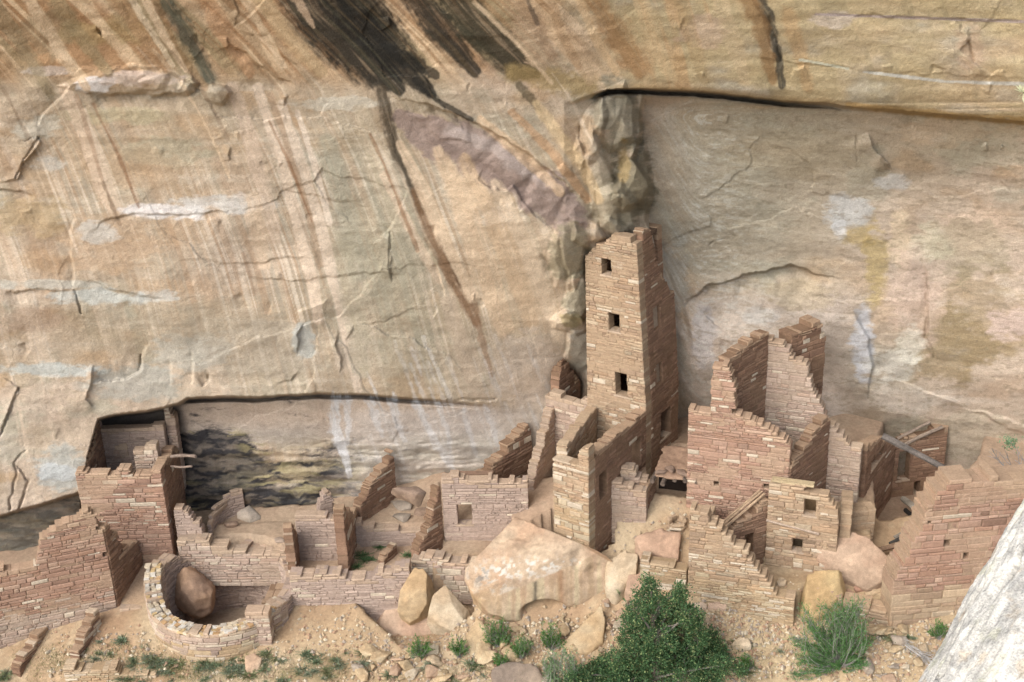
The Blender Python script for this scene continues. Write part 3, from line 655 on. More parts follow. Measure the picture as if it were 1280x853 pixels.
def rock_mesh(name, pts, voxel=.06, smooth=4, amp=.05, freq=1.6, tint=(202, 174, 140), tint2=(184, 150, 118), paint=None, cuts=0, planes=(), mat=None, seed=0, dents=()):
    bm = bmesh.new()
    for p in pts: bm.verts.new(Vector(p))
    r = bmesh.ops.convex_hull(bm, input=list(bm.verts))
    bmesh.ops.delete(bm, geom=[g for g in r['geom_interior'] if isinstance(g, bmesh.types.BMVert)] , context='VERTS')
    me = bpy.data.meshes.new('hull'); bm.to_mesh(me); bm.free()
    o = bpy.data.objects.new('hull', me); COL.objects.link(o)
    m = o.modifiers.new('r', 'REMESH'); m.mode = 'VOXEL'; m.voxel_size = voxel
    s = o.modifiers.new('s', 'SMOOTH'); s.factor = .5; s.iterations = smooth
    dg = bpy.context.evaluated_depsgraph_get(); ev = o.evaluated_get(dg)
    out = bpy.data.meshes.new_from_object(ev); bpy.data.objects.remove(o); bpy.data.meshes.remove(me)
    n = len(out.vertices); V = np.empty(n * 3, np.float32); out.vertices.foreach_get('co', V); V = V.reshape(-1, 3).astype(float)
    N = np.empty(n * 3, np.float32); out.vertices.foreach_get('normal', N); N = N.reshape(-1, 3)
    q = V + 50.0
    d = amp * fbm3(q * freq, 4) + amp * .6 * np.abs(fbm3(q * freq * 1.7 + 7, 3)) * -1 + amp * .25 * fbm3(q * freq * 6, 3)
    layer = fbm3(q * np.array([.5, .5, 7.0]) + 3, 3)
    d = d + amp * .5 * layer * (1 - np.abs(N[:, 2]))
    V = V + N * d[:, None]
    qr = random.Random(seed + n); ctr = V.mean(0)
    P_ = list(planes)
    for k in range(cuts):
        a = unit(np.array([qr.gauss(0, 1), qr.gauss(-.35, 1), qr.gauss(.15, .8)])); P_.append((a, float(np.percentile((V - ctr) @ a, qr.uniform(84, 95))) + float(ctr @ a)))
    for a, dd in P_:      # fracture faces: everything beyond the plane is broken off
        over = V @ a - dd; m = over > 0
        V[m] -= (over[m] * .94)[:, None] * a
    for dc, dr, dv in dents:
        V = V + np.array(dv)[None] * sstep(1, .35, np.linalg.norm((V - dc) / np.array(dr), axis=1))[:, None]
    V = V + N * (amp * .16 * fbm3(q * 9.0 + 2, 3) + amp * .10 * np.minimum(0, fbm3(q * 3.1 + 41, 4)))[:, None]
    c1, c2 = np.array(srgb(*tint)), np.array(srgb(*tint2))
    n1 = fbm3(q * 1.3 + 20, 4); n2 = fbm3(q * 5 + 31, 4)
    t = sstep(-.3, .4, n1)[:, None]; col = c1 * t + c2 * (1 - t); col = col * (1 + .22 * n2[:, None])
    if paint is not None: col = paint(V, N, col)
    out.vertices.foreach_set('co', V.astype(np.float32).ravel())
    a = out.color_attributes.new('Col', 'FLOAT_COLOR', 'POINT'); c4 = np.ones((n, 4), np.float32); c4[:, :3] = np.clip(col, .01, .9) * K_ALB
    a.data.foreach_set('color', c4.ravel())
    out.polygons.foreach_set('use_smooth', np.ones(len(out.polygons), dtype=bool))
    out.materials.clear(); out.materials.append(mat or M_ROCK); out.name = name
    out.update()
    return out


# ------------------------------------------------------------------ dry masonry, laid stone by stone
PAL = {  # stone tints and mortar (sRGB); brown, the darkest, mostly on side walls
    'red':   ([(198, 158, 132), (186, 144, 120), (206, 168, 144), (176, 136, 114), (212, 180, 154), (194, 148, 118)], (206, 174, 142)),
    'pink':  ([(204, 178, 158), (194, 166, 146), (212, 188, 168), (184, 158, 142), (214, 196, 174), (198, 164, 138)], (200, 176, 152)),
    'tan':   ([(202, 172, 138), (190, 158, 126), (212, 186, 150), (180, 150, 122), (216, 198, 166), (200, 162, 122)], (204, 174, 138)),
    'yellow': ([(204, 178, 138), (192, 162, 124), (214, 196, 160), (184, 152, 118), (220, 206, 176), (200, 160, 118)], (198, 168, 126)),
    'plaster': ([(198, 174, 158), (194, 170, 154), (202, 178, 160), (190, 166, 150)], (198, 174, 158)),
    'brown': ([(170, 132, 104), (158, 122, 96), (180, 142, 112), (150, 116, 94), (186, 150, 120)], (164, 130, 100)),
}
K_ALB = 0.80
WR = random.Random(11)

_i = np.arange(512) / 20.0
MUD = fbm2(_i[:, None] * 1.6 + 0 * _i[None], _i[None] * 1.6 + 0 * _i[:, None], 3)
class Masonry:
    def __init__(self):
        self.V = []; self.F = []; self.C = []
    def add(self, verts, faces, col):
        o = len(self.V); self.V += verts; self.F += [tuple(i + o for i in f) for f in faces]; self.C += [col] * len(verts)
    def mesh(self, name, mat=None):
        return new_mesh(name, self.V, self.F, mat or M_STONE, np.array(self.C, np.float32))

_SF = ([(0, 1, 2, 3), (15, 14, 13, 12)] + [(i, i + 4, (i + 1) % 4 + 4, (i + 1) % 4) for i in range(4)]
       + [(i + 4, i + 8, (i + 1) % 4 + 8, (i + 1) % 4 + 4) for i in range(4)] + [(i + 8, i + 12, (i + 1) % 4 + 12, (i + 1) % 4 + 8) for i in range(4)])
_BF = [(0, 1, 2, 3), (7, 6, 5, 4), (0, 4, 5, 1), (1, 5, 6, 2), (2, 6, 7, 3), (3, 7, 4, 0)]

def lay(mb, path, prof, z0, th=.36, holes=(), pal='red', course=.10, length=(.16, .46), jag=.05, rough=1.0, low=None, lowz=None, light=.05, back=None, batter=0.0, closed=False):
    """lay one wall. path: plan points of the visible face, left to right; thickness goes away from the
    overlook. prof: (s, z) of the ruined top. Stones span the wall; a mortar core sits just behind the faces."""
    R = WR
    P = [np.asarray(p[:2], float) for p in path]
    seg = [np.linalg.norm(b - a) for a, b in zip(P[:-1], P[1:])]; cum = np.concatenate([[0], np.cumsum(seg)]); L = cum[-1]
    tang = [(b - a) / l for a, b, l in zip(P[:-1], P[1:], seg)]
    if back is None:
        e = unit(P[-1] - P[0]) if L < 1.5 * np.linalg.norm(P[-1] - P[0]) else tang[len(tang) // 2]
        n = np.array([-e[1], e[0]]); mid = P[len(P) // 2]
        back = 1.0 if np.dot(n, mid) > 0 else -1.0
    curved = len(P) > 2
    def frame(s):
        k = min(max(int(np.searchsorted(cum, s, side='right')) - 1, 0), len(seg) - 1)
        t = tang[k]
        if curved:
            f = (s - cum[k]) / seg[k]
            if f > .5 and k + 1 < len(tang): t = unit(tang[k] * (1.5 - f) + tang[k + 1] * (f - .5))
            elif f <= .5 and k > 0: t = unit(tang[k] * (.5 + f) + tang[k - 1] * (.5 - f))
        return P[k] + tang[k] * (s - cum[k]), np.array([-t[1], t[0]]) * back
    ps = np.array([p[0] for p in prof]); pz = np.array([p[1] for p in prof])
    zmax = pz.max()
    def pt(s, n, z):
        b, nn = frame(min(max(s, 0.), L)) if curved else (P[0] + tang[0] * s, np.array([-tang[0][1], tang[0][0]]) * back)
        n = n + batter * (z - z0)
        return (b[0] + nn[0] * n, b[1] + nn[1] * n, z)
    cols, mort = PAL[pal]; tj = jag * 1.1; ph = [R.uniform(0, 6) for _ in range(3)]; so = R.uniform(0, 50)
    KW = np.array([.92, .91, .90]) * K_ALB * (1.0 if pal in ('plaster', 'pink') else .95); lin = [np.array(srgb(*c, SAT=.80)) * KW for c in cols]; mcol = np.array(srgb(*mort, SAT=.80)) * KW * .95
    if low: lin2 = [np.array(srgb(*c, SAT=.80)) * KW for c in PAL[low][0]]; mcol2 = np.array(srgb(*PAL[low][1])) * K_ALB * .95
    brk = sorted(set([z0, zmax + .02] + [h[1] for h in holes] + [h[3] for h in holes]))
    brk = [b for b in brk if z0 <= b <= zmax + .03]
    zs = [z0]
    for a, b in zip(brk[:-1], brk[1:]):
        n = max(1, int(round((b - a) / course))); w = np.array([R.choice([.55, .75, 1, 1, 1.3, 1.75]) * R.uniform(.9, 1.1) for _ in range(n)]); w = w / w.sum() * (b - a)
        for q in w: zs.append(zs[-1] + q)
    for za, zb in zip(zs[:-1], zs[1:]):
        zm = (za + zb) / 2; s = -R.uniform(0, length[0])
        blocks = [(h[0], h[2]) for h in holes if h[1] - .005 <= za and zb <= h[3] + .005]
        while s < L:
            w = R.uniform(*length) * R.choice([.5, .7, .85, 1, 1.25]) * (.7 + .5 * min(1.5, (zb - za) / course)); s1 = s + w
            if s1 > L - .1: s1 = L
            a0 = max(s, 0.0); s = s1
            if s1 - a0 < .03: continue
            parts = [(a0, s1)]
            for h0, h1 in blocks:
                q = []
                for a, b in parts:
                    if b <= h0 or a >= h1: q.append((a, b)); continue
                    if a < h0 - .02: q.append((a, h0))
                    if b > h1 + .02: q.append((h1, b))
                parts = q
            for a, b in parts:
                xs_ = np.linspace(a, b, 9)
                tops = np.interp(xs_, ps, pz) + tj * (np.sin(xs_ * 5.1 + ph[0]) + .8 * np.sin(xs_ * 11.7 + ph[1]) + .6 * np.sin(xs_ * 2.3 + ph[2]))
                ok = tops + R.uniform(-jag, jag) * .6 >= zm
                if not ok.any(): continue
                if not ok.all():
                    i0 = int(np.argmax(ok)); i1 = 8 - int(np.argmax(ok[::-1]))
                    a = xs_[i0] + (R.uniform(-.03, .03) if i0 else 0); b = xs_[i1] + (R.uniform(-.03, .03) if i1 < 8 else 0)
                    if b - a < max(.09, .9 * (zb - za)): continue
                if zb > tops.max() - .1 and b - a < 1.3 * (zb - za): continue
                m = (a + b) / 2; top = float(np.interp(m, xs_, tops))
                is_low = low is not None and zm < lowz + R.uniform(-.25, .25)
                ll = lin2 if is_low else lin; base = .55 * R.choice(ll) + .45 * ll[0]
                br = math.exp(R.gauss(0, .065 * rough))
                c = np.clip(base * br, .02, .85)
                u = R.random()
                if u < light: c = np.array(srgb(220, 202, 176)) * K_ALB * R.uniform(.85, 1.05)
                elif u < light + .03: c = c * R.uniform(.72, .85)
                mud = MUD[int((m + so) * 20) % 512, int((zm + so) * 20) % 512] > (.16 if rough < .95 else .26)
                if mud: c = c * .35 + .65 * (mcol2 if is_low else mcol) * R.uniform(.95, 1.06)
                nearTop = zb > top - .12
                if nearTop: c = c * .5 + .5 * np.array(srgb(206, 176, 140)) * K_ALB * R.uniform(.9, 1.12)
                g = R.uniform(.003, .011) * (.5 + .5 * rough)
                if mud: g = .001
                o = R.uniform(-.006, .016) * rough * (.35 if mud else 1)
                if R.random() < .05 * rough: o -= R.uniform(.01, .03)
                bv = min(.02, (zb - za) * .22, (b - a) * .2); bw = .012
                j = lambda k: R.uniform(-k, k) * rough
                A, B, Z0, Z1 = a + g, b - g, za + g * .7, zb - g * .7
                if nearTop: Z1 += j(.014)
                q4 = [(A + j(.008), Z0 + j(.006)), (B + j(.008), Z0 + j(.006)), (B + j(.008), Z1 + j(.008)), (A + j(.008), Z1 + j(.008))]
                cs_, cz_ = (A + B) / 2, (Z0 + Z1) / 2
                ins = [(x + math.copysign(min(bv, abs(x - cs_) * .6), cs_ - x), z + math.copysign(min(bv, abs(z - cz_) * .6), cz_ - z)) for x, z in q4]
                oj = [j(.006) for _ in range(4)]
                spans = [(0.0, th)] if th < .39 else [(0.0, th * R.uniform(.4, .6))]
                if th >= .39: spans.append((spans[0][1] + .012, th))
                for w_, (n0, n1) in enumerate(spans):
                    dzt = R.uniform(-.05, .02) if (w_ and nearTop) else 0.0
                    t1 = n1 + (R.uniform(-.01, .016) * rough if n1 == th else 0.0); f0 = n0 - (o if n0 == 0 else 0)
                    lo = 1 if n0 == 0 else 0
                    vv = [pt(x, f0 - .006 * lo + oj[i], z + dzt * (z > zm)) for i, (x, z) in enumerate(ins)] + [pt(x, f0 + bw, z + dzt * (z > zm)) for x, z in q4] \
                        + [pt(x, t1 - bw, z + dzt * (z > zm)) for x, z in q4] + [pt(x, t1, z + dzt * (z > zm)) for x, z in ins]
                    mb.add(vv, _SF, c * (R.uniform(.88, 1.1) if w_ else 1.0))
                e0 = .0 if not blocks else .004
                m0 = .004 if mud else .02; m1 = th - .02
                qa = a + (.016 if a <= 0.001 else 0); qb = b - (.016 if b >= L - .001 else 0)
                if qb - qa < .02: continue
                zt = zb - (.014 if nearTop else 0)
                mb.add([pt(qa, m0, za), pt(qb, m0, za), pt(qb, m0, zt), pt(qa, m0, zt), pt(qa, m1, za), pt(qb, m1, za), pt(qb, m1, zt), pt(qa, m1, zt)], _BF,
                       (mcol2 if is_low else mcol) * R.uniform(.9, 1.05))
    return frame, L

def wall(name, root, a, b, top, z0, holes_px=(), holes=(), mat=None, **kw):
    """straight wall; top: sight lines of its ruined crest (px, py), or ('z', [(s, z)...])"""
    a = np.asarray(a, float)[:2]; b = np.asarray(b, float)[:2]
    if top and top[0] == 'z': prof = top[1]
    else:
        prof = sorted(on_plane(px, py, a, b) for px, py in top)
    hs = list(holes)
    for x0, y0, x1, y1 in holes_px:
        sa, za = on_plane(x0, (y0 + y1) / 2, a, b); sb, _ = on_plane(x1, (y0 + y1) / 2, a, b)
        _, zt = on_plane((x0 + x1) / 2, y0, a, b); _, zl = on_plane((x0 + x1) / 2, y1, a, b)
        hs.append((min(sa, sb), zl, max(sa, sb), zt))
    mb = Masonry(); lay(mb, [a, b], prof, z0, holes=hs, **kw)
    o = child(name, mb.mesh(name, mat), root)
    return o, hs, prof

def box_mesh(mb, o, e1, e2, size, col, jit=.0):
    """a squared block: corner o, plan axes e1, e2, size (l, d, h)"""
    o = np.asarray(o, float); x = np.array([e1[0], e1[1], 0]) * size[0]; y = np.array([e2[0], e2[1], 0]) * size[1]; z = np.array([0, 0, size[2]])
    c = [o, o + x, o + x + z, o + z, o + y, o + x + y, o + x + y + z, o + y + z]
    mb.add([tuple(p + np.array([WR.uniform(-jit, jit) for _ in range(3)])) for p in c], _BF, col)

def add_opening_trim(root, a, b, hs, th, pal='tan', lintel=True, back=1.0, name='window', dark=None):
    """stone sill and timber lintel of an opening, kept as the window part with its pieces below it"""
    a = np.asarray(a, float)[:2]; b = np.asarray(b, float)[:2]; e = unit(b - a); n = np.array([-e[1], e[0]])
    if np.dot(n, a) < 0: n = -n
    h0, zl, h1, zt = hs
    mb = Masonry()
    p = a + e * (h0 - .05) - n * .022
    for sx in np.linspace(0, 1, 2, endpoint=False):
        box_mesh(mb, (*(p + e * sx * (h1 - h0 + .1)), zl - .05), e, n, ((h1 - h0 + .1) / 2 - .006, th * .8, .052), np.array(srgb(204, 178, 150)) * K_ALB * WR.uniform(.9, 1.1), .006)
    sill = child(name, mb.mesh(name), root)
    if lintel:
        mb = Masonry(); p = a + e * (h0 - .09) + n * .02
        for k in range(3):
            box_mesh(mb, (*(p + n * k * .1), zt - .01), e, n, (h1 - h0 + .18, .08, .045), np.array(srgb(120, 92, 70)) * K_ALB * WR.uniform(.8, 1.1), .005)
        me = mb.mesh('lintel', M_WOOD)
        l = child('lintel', me, root); 
        l.parent = sill
    return sill

def beam_mesh(p0, p1, r0, r1=None, col=(130, 112, 96), seg=7, name='log', bend=.03):
    p0 = np.asarray(p0, float); p1 = np.asarray(p1, float); r1 = r1 or r0
    d = unit(p1 - p0); h = np.array([0, 0, 1.]) if abs(d[2]) < .9 else np.array([1., 0, 0]); x = unit(np.cross(d, h)); y = np.cross(x, d)
    V = []; C = []; n = 8; base = np.array(srgb(*col)) * K_ALB
    bx, by = WR.uniform(-bend, bend), WR.uniform(-bend, bend)
    for k in range(n + 1):
        t = k / n; c = p0 + (p1 - p0) * t + (x * bx + y * by) * math.sin(t * math.pi); r = (r0 + (r1 - r0) * t)
        for i in range(seg):
            a = 2 * math.pi * i / seg; rr = r * WR.uniform(.86, 1.1); V.append(c + (x * math.cos(a) + y * math.sin(a)) * rr); C.append(base * WR.uniform(.75, 1.2))
    F = []
    for k in range(n):
        for i in range(seg): F.append((k * seg + i, k * seg + (i + 1) % seg, (k + 1) * seg + (i + 1) % seg, (k + 1) * seg + i))
    F.append(tuple(range(seg))[::-1]); F.append(tuple(n * seg + i for i in range(seg)))
    return new_mesh(name, V, F, M_WOOD, np.array(C))

def beam_obj(name, p0, p1, r0, label=None, cat=None, group=None, r1=None, col=(130, 112, 96), parent=None):
    me = beam_mesh(p0, p1, r0, r1, col, name=name)
    if parent is not None: return child(name, me, parent)
    o = link(name, me); c = (np.asarray(p0, float) + np.asarray(p1, float)) / 2
    me.transform(Matrix.Translation(-Vector(c))); o.location = c
    return tag(o, label, cat, group)

# ------------------------------------------------------------------ the square tower
FR = at_z(808, 515, 2.3)[:2]; FL0 = at_z(734, 497, 2.3)[:2]
TE1 = unit(FR - FL0); TE2 = np.array([-TE1[1], TE1[0]]); TE2 = TE2 if TE2[1] > 0 else -TE2
tw = lambda a, b: FR + TE1 * a + TE2 * b
print('tower frame', FR, FL0, TE1, TE2)
TW = np.linalg.norm(FR - FL0)
tower = thing('square_tower', 'tall square stone tower with three dark windows one above another, against the cliff', 'tower', (*FR, 0))
TP = 2.1
# the tower narrows and leans a little towards its top
_dL = on_plane(731, 318, tw(-TW, 0), tw(0, 0))[0]; _dR = on_plane(795, 302, tw(-TW, 0), tw(0, 0))[0] - TW
print('taper', _dL, _dR)
def taper_tower(root):
    for o in root.children_recursive:
        me = o.data; n = len(me.vertices); v = np.empty(n * 3, np.float32); me.vertices.foreach_get('co', v); v = v.reshape(-1, 3)
        k = np.clip((v[:, 2] - 2.3) / 5.3, 0, 1.3); a = v[:, :2] @ TE1      # the root stands at the front right corner
        d = k * (_dL + (_dR - _dL) * (a + TW) / TW)
        v[:, 0] += TE1[0] * d; v[:, 1] += TE1[1] * d; me.vertices.foreach_set('co', v.ravel()); me.update()
def side_sz(px, py):
    sh = 0.0
    for _ in range(8):
        s, z = on_plane(px, py, tw(sh, 0), tw(sh, 1)); sh = _dR * max(0, (z - 2.3) / 5.3)
    return s, z
SPROF = [side_sz(*q) for q in [(795, 301), (803, 291), (810, 284), (814, 286), (818, 308), (823, 332), (830, 350), (842, 362), (850, 373)]]
print('side profile', SPROF)
_o, hs, _p = wall('front_wall', tower, tw(-TW, 0), tw(0, 0), [(731, 320), (737, 317), (740, 311), (745, 306), (757, 305), (766, 302), (776, 299), (785, 300), (794, 301), (797, 300)], -.3,
     holes_px=[(756, 325, 770, 345), (764, 393, 779, 415), (770, 467, 785, 495)], pal='tan', course=.085, th=.34, jag=.03, light=.05, rough=.9)
for h in hs: add_opening_trim(tower, tw(-TW, 0), tw(0, 0), h, .34)
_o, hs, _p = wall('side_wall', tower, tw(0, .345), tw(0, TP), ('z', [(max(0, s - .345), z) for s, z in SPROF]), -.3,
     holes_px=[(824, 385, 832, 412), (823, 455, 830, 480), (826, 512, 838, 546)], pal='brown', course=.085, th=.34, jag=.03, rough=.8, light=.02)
for h in hs[2:3]: add_opening_trim(tower, tw(0, .345), tw(0, TP), h, .34, name='doorway')
for h in hs[:2]:                     # blocked niches of the side wall
    mb = Masonry(); p = tw(-.1, .345 + h[0] - .01)
    box_mesh(mb, (*p, h[1] - .01), TE2, -TE1, (h[2] - h[0] + .02, .12, h[3] - h[1] + .02), np.array(srgb(188, 166, 140)) * K_ALB)
    child('blocked_niche', mb.mesh('blocked_niche'), tower)
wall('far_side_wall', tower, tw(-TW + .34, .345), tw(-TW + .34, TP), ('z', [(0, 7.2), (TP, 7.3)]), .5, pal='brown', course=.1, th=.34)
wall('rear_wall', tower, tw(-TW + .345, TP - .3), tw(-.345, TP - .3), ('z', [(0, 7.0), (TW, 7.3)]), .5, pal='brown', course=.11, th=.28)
for k, z in enumerate((2.05, 3.75, 5.5)):     # storey floors inside keep the rooms dark
    mb = Masonry(); box_mesh(mb, (*tw(-TW + .345, .345), z), TE1, TE2, (TW - .69, TP - .65, .12), np.array(srgb(130, 100, 80)) * K_ALB)
    child('floor', mb.mesh('floor', M_WOOD), tower)
mb = Masonry(); box_mesh(mb, (*tw(-TW + .345, .345), 7.05), TE1, TE2, (TW - .69, TP - .65, .1), np.array(srgb(120, 96, 78)) * K_ALB)
child('roof', mb.mesh('roof', M_WOOD), tower)

# rooms that step down in front of the tower
blk = thing('room_block', 'stepped stone room walls running forward from the foot of the tall tower', 'ruin', (*tw(-1, -2), 0))
fl = lambda px, py, z: at_z(px, py, z)[:2]
taper_tower(tower)
_ps = on_plane(736, 600, tw(0, 0), tw(0, 1))[0]
print('front block at', _ps)
NB = _ps + .0
_o, hs, _p = wall('long_wall', blk, tw(.0, NB + .345), tw(.0, -.005), [(737, 576), (744, 568), (755, 558), (766, 549), (779, 537), (792, 526), (808, 513)], -1.6,
     holes_px=[(749, 590, 759, 622), (790, 550, 801, 586)], pal='brown', course=.085, th=.34, jag=.04, rough=.9, light=.03)
_o, hs, _p = wall('front_wall', blk, tw(-1.12, NB), tw(0, NB), [(691, 578), (700, 577), (712, 578), (721, 579), (722, 560), (733, 555), (738, 573)], -1.9, pal='tan', course=.085, th=.34, low='yellow', lowz=.9, light=.1)
wall('partition', blk, tw(-.86, NB + .345), tw(-TW + .34, -.02), [(695, 574), (703, 563), (712, 552), (722, 541), (732, 528), (742, 514)], -1.0, pal='tan', course=.085, th=.3, rough=.9)
_a = fl(666, 612, -.35); 
wall('partition', blk, tw(-2.92, -1.5), tw(-3.1, .08), ('z', [(0, .0), (.2, .25), (.6, .75), (1.0, 1.15), (1.3, 1.5), (1.6, 1.8)]), -1.4, pal='pink', course=.085, th=.28, rough=.9)
wall('back_wall', blk, tw(-TW - 1.5, .1), tw(-TW - .01, .1), [(680, 490), (690, 489), (698, 491), (706, 498), (715, 504), (724, 503), (732, 500), (740, 500)], -1.0, pal='pink', course=.09, th=.3, rough=.7)
wall('cliff_wall', blk, tw(-TW - 1.2, .405), tw(-TW - 1.2, 1.7), ('z', [(0, 2.3), (.15, 2.8), (.3, 3.1), (.5, 3.2), (.75, 2.6), (1.1, 2.1), (1.3, 1.9)]), -.5, pal='brown', course=.11, th=.3, rough=1.4)
# court walls to the right of the block
crt = thing('court_wall', 'low L shaped stone wall on the earth floor beside the dark beamed opening', 'wall', (*fl(800, 640, 0), 0))
pa, pb = fl(761, 633, .28), fl(808, 637, .3)
wall('front_wall', crt, pa, pb, [(762, 603), (775, 604), (790, 607), (808, 612)], -.9, pal='pink', course=.085, th=.3, rough=.8)
pe = unit(pb - pa); pn = np.array([-pe[1], pe[0]])
wall('side_wall', crt, pb + pn * .305, pb + pn * 1.0 + pe * .12, [(808, 612), (814, 604), (822, 595)], -.9, pal='brown', course=.085, th=.28)
wall('step', crt, pa + pn * .45 + pe * .25, pa + pn * .45 + pe * 1.0, [(776, 588), (790, 587), (800, 595)], -.7, pal='pink', course=.08, th=.4)

# ------------------------------------------------------------------ left-hand house below the dark alcove
XY = lambda px, py, z: at_z(px, py, z)[:2]
def frame2(pa, pb):
    e1 = unit(pb - pa); e2 = np.array([-e1[1], e1[0]])
    if np.dot(e2, pa) < 0: e2 = -e2
    return e1, e2
hA, hB = XY(115, 707, -2.3), XY(219, 704, -2.3)
hE, hN = frame2(hA, hB); HW = np.linalg.norm(hB - hA)
house = thing('ruined_house', 'tall roofless stone house with pale plastered inside wall under the dark alcove', 'ruin', (*hA, -2.3))
hp = lambda a, b: hA + hE * a + hN * b
wall('front_wall', house, hp(0, 0), hp(HW, 0), [(103, 588), (112, 592), (146, 593), (148, 585), (163, 584), (165, 594), (184, 594), (190, 589), (204, 586)], -3.2, pal='red', course=.085, th=.34, jag=.02, light=.07, rough=.95)
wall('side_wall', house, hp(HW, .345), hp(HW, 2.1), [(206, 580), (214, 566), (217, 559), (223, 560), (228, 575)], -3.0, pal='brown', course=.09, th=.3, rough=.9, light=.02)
wall('inner_wall', house, hp(HW - 1.05, 1.0), hp(HW - .31, 1.0), [(170, 568), (178, 563), (187, 558), (195, 553), (214, 553)], -2.0, pal='pink', course=.085, th=.3, rough=.9)
_o, hs, _p = wall('plastered_wall', house, hp(.28, 1.9), hp(HW - .3, 1.9), [(126, 536), (140, 536), (170, 535), (200, 532)], -2.0, pal='plaster', course=.09, th=.28, rough=.35, light=.0, jag=.02)
mb = Masonry()
b0 = on_plane(143, 572, hp(.28, 1.9), hp(HW - .3, 1.9)); b1 = on_plane(159, 555, hp(.28, 1.9), hp(HW - .3, 1.9))
lay(mb, [hp(.28 + b0[0], 1.87), hp(.28 + b1[0], 1.87)], [(0, b1[1]), (.5, b1[1])], b0[1], th=.028, pal='pink', course=.09, length=(.1, .2))
child('blocked_window', mb.mesh('blocked_window'), house)
wall('left_wall', house, hp(.30, .345), hp(.30, 1.88), ('z', [(0, .95), (.35, 1.2), (.8, 1.25), (1.1, 1.5), (1.5, 1.62)]), -2.6, pal='brown', course=.09, th=.3, back=-1.0 if np.dot(np.array([-hN[1], hN[0]]), np.array([-1, 0])) < 0 else 1.0)
wall('corner_post', house, hp(.02, 1.95), hp(.27, 1.95), [(124, 524), (127, 522), (131, 526)], 0.5, pal='pink', course=.09, th=.25)
wall('corner_post', house, hp(HW - .29, 2.12), hp(HW + .02, 2.12), [(203, 512), (206, 507), (211, 508), (214, 520)], -1.0, pal='pink', course=.09, th=.35)
# front-left building
bA, bB = XY(-70, 848, -3.85), XY(148, 768, -2.95)
bE, bN = frame2(bA, bB); BW = np.linalg.norm(bB - bA)
bld = thing('ruined_house', 'wide reddish stone house front with a stepped broken top at the lower left', 'ruin', (*bB, -2.9))
bp = lambda a, b: bA + bE * a + bN * b
wall('front_wall', bld, bp(0, 0), bp(BW, 0), [(-70, 700), (0, 714), (22, 712), (38, 716), (42, 695), (50, 676), (62, 663), (74, 661), (78, 653), (96, 650), (101, 642), (106, 636), (119, 638), (121, 650), (128, 655), (134, 700)], -4.9,
     pal='red', course=.085, th=.36, jag=.03, light=.06, low='pink', lowz=-2.3)
bC = XY(184, 714, -2.62); bU = unit(bC - bB); bS = bB + bU * .03 + np.array([bU[1], -bU[0]]) * .012
wall('side_wall', bld, bS, bC, [(133, 654), (137, 656), (141, 664), (145, 659), (149, 667), (152, 680), (154, 694), (156, 688), (161, 681), (167, 675), (172, 671), (174, 678), (177, 690), (182, 708)], -3.6, pal='brown', course=.09, th=.34, light=.02, rough=1.1)
# low cross walls of the front rooms
def low_wall(label, a, b, top, z0, group=None, name='low_wall', cat='wall', **kw):
    a = np.asarray(a)[:2]; b = np.asarray(b)[:2]
    if top[0] == 'z': prof = top[1]
    else: prof = sorted(on_plane(px, py, a, b) for px, py in top)
    mb = Masonry(); lay(mb, [a, b], prof, z0, **kw)
    o = link(name, mb.mesh(name)); c = Vector(((a[0] + b[0]) / 2, (a[1] + b[1]) / 2, z0))
    o.data.transform(Matrix.Translation(-c)); o.location = c
    return tag(o, label, cat, group)
pa = XY(27, 851, -3.75); low_wall('narrow leaning row of stones leftmost along the bottom edge', pa, XY(63, 801, -3.35), [(13, 848), (30, 823), (46, 800), (62, 782)], -4.4, pal='brown', course=.085, th=.3, light=.25)
low_wall('stubby low wall meeting the base of the wide reddish house front', XY(100, 828, -3.35), XY(128, 785, -3.05), [(90, 826), (100, 806), (112, 780), (125, 760)], -4.2, pal='brown', course=.085, th=.3, light=.25)
low_wall('low row of pale stones half buried in grass by the lower left corner', XY(82, 856, -3.55), XY(205, 850, -3.5), [(82, 836), (120, 838), (160, 842), (205, 846)], -4.4, pal='yellow', course=.1, th=.4, light=.2)
low_wall('low sloping stones between the reddish house and the round kiva', XY(148, 772, -2.95), XY(178, 768, -2.9), [(148, 764), (160, 762), (178, 760)], -3.8, pal='pink', course=.09, th=.4)

# ------------------------------------------------------------------ round kiva
kiva = thing('kiva', 'round sunken stone kiva with a thick paved rim in the lower left', 'kiva', (*KIVA_C, -2.3))
def arc(r, a0, a1, n=26): return [KIVA_C + r * np.array([math.cos(rad(a)), math.sin(rad(a))]) for a in np.linspace(a0, a1, n)]
def ang_of(px, py, z):
    p = XY(px, py, z) - KIVA_C; return math.degrees(math.atan2(p[1], p[0]))
mb = Masonry(); RL = KIVA_R * rad(160)
path = arc(KIVA_R, 172, 332, 28)
def kz(t): return np.interp(t, [0, .08, .2, .35, .6, .8, 1.0], [-1.45, -1.75, -2.1, -2.3, -2.35, -2.25, -2.05])
lay(mb, path, [(t * RL, kz(t)) for t in np.linspace(0, 1, 40)], -4.3, th=.46, pal='pink', course=.095, low='yellow', lowz=-2.85, light=.12, back=1.0)
child('front_wall', mb.mesh('front_wall'), kiva)
mb = Masonry()     # paving stones on the broad rim
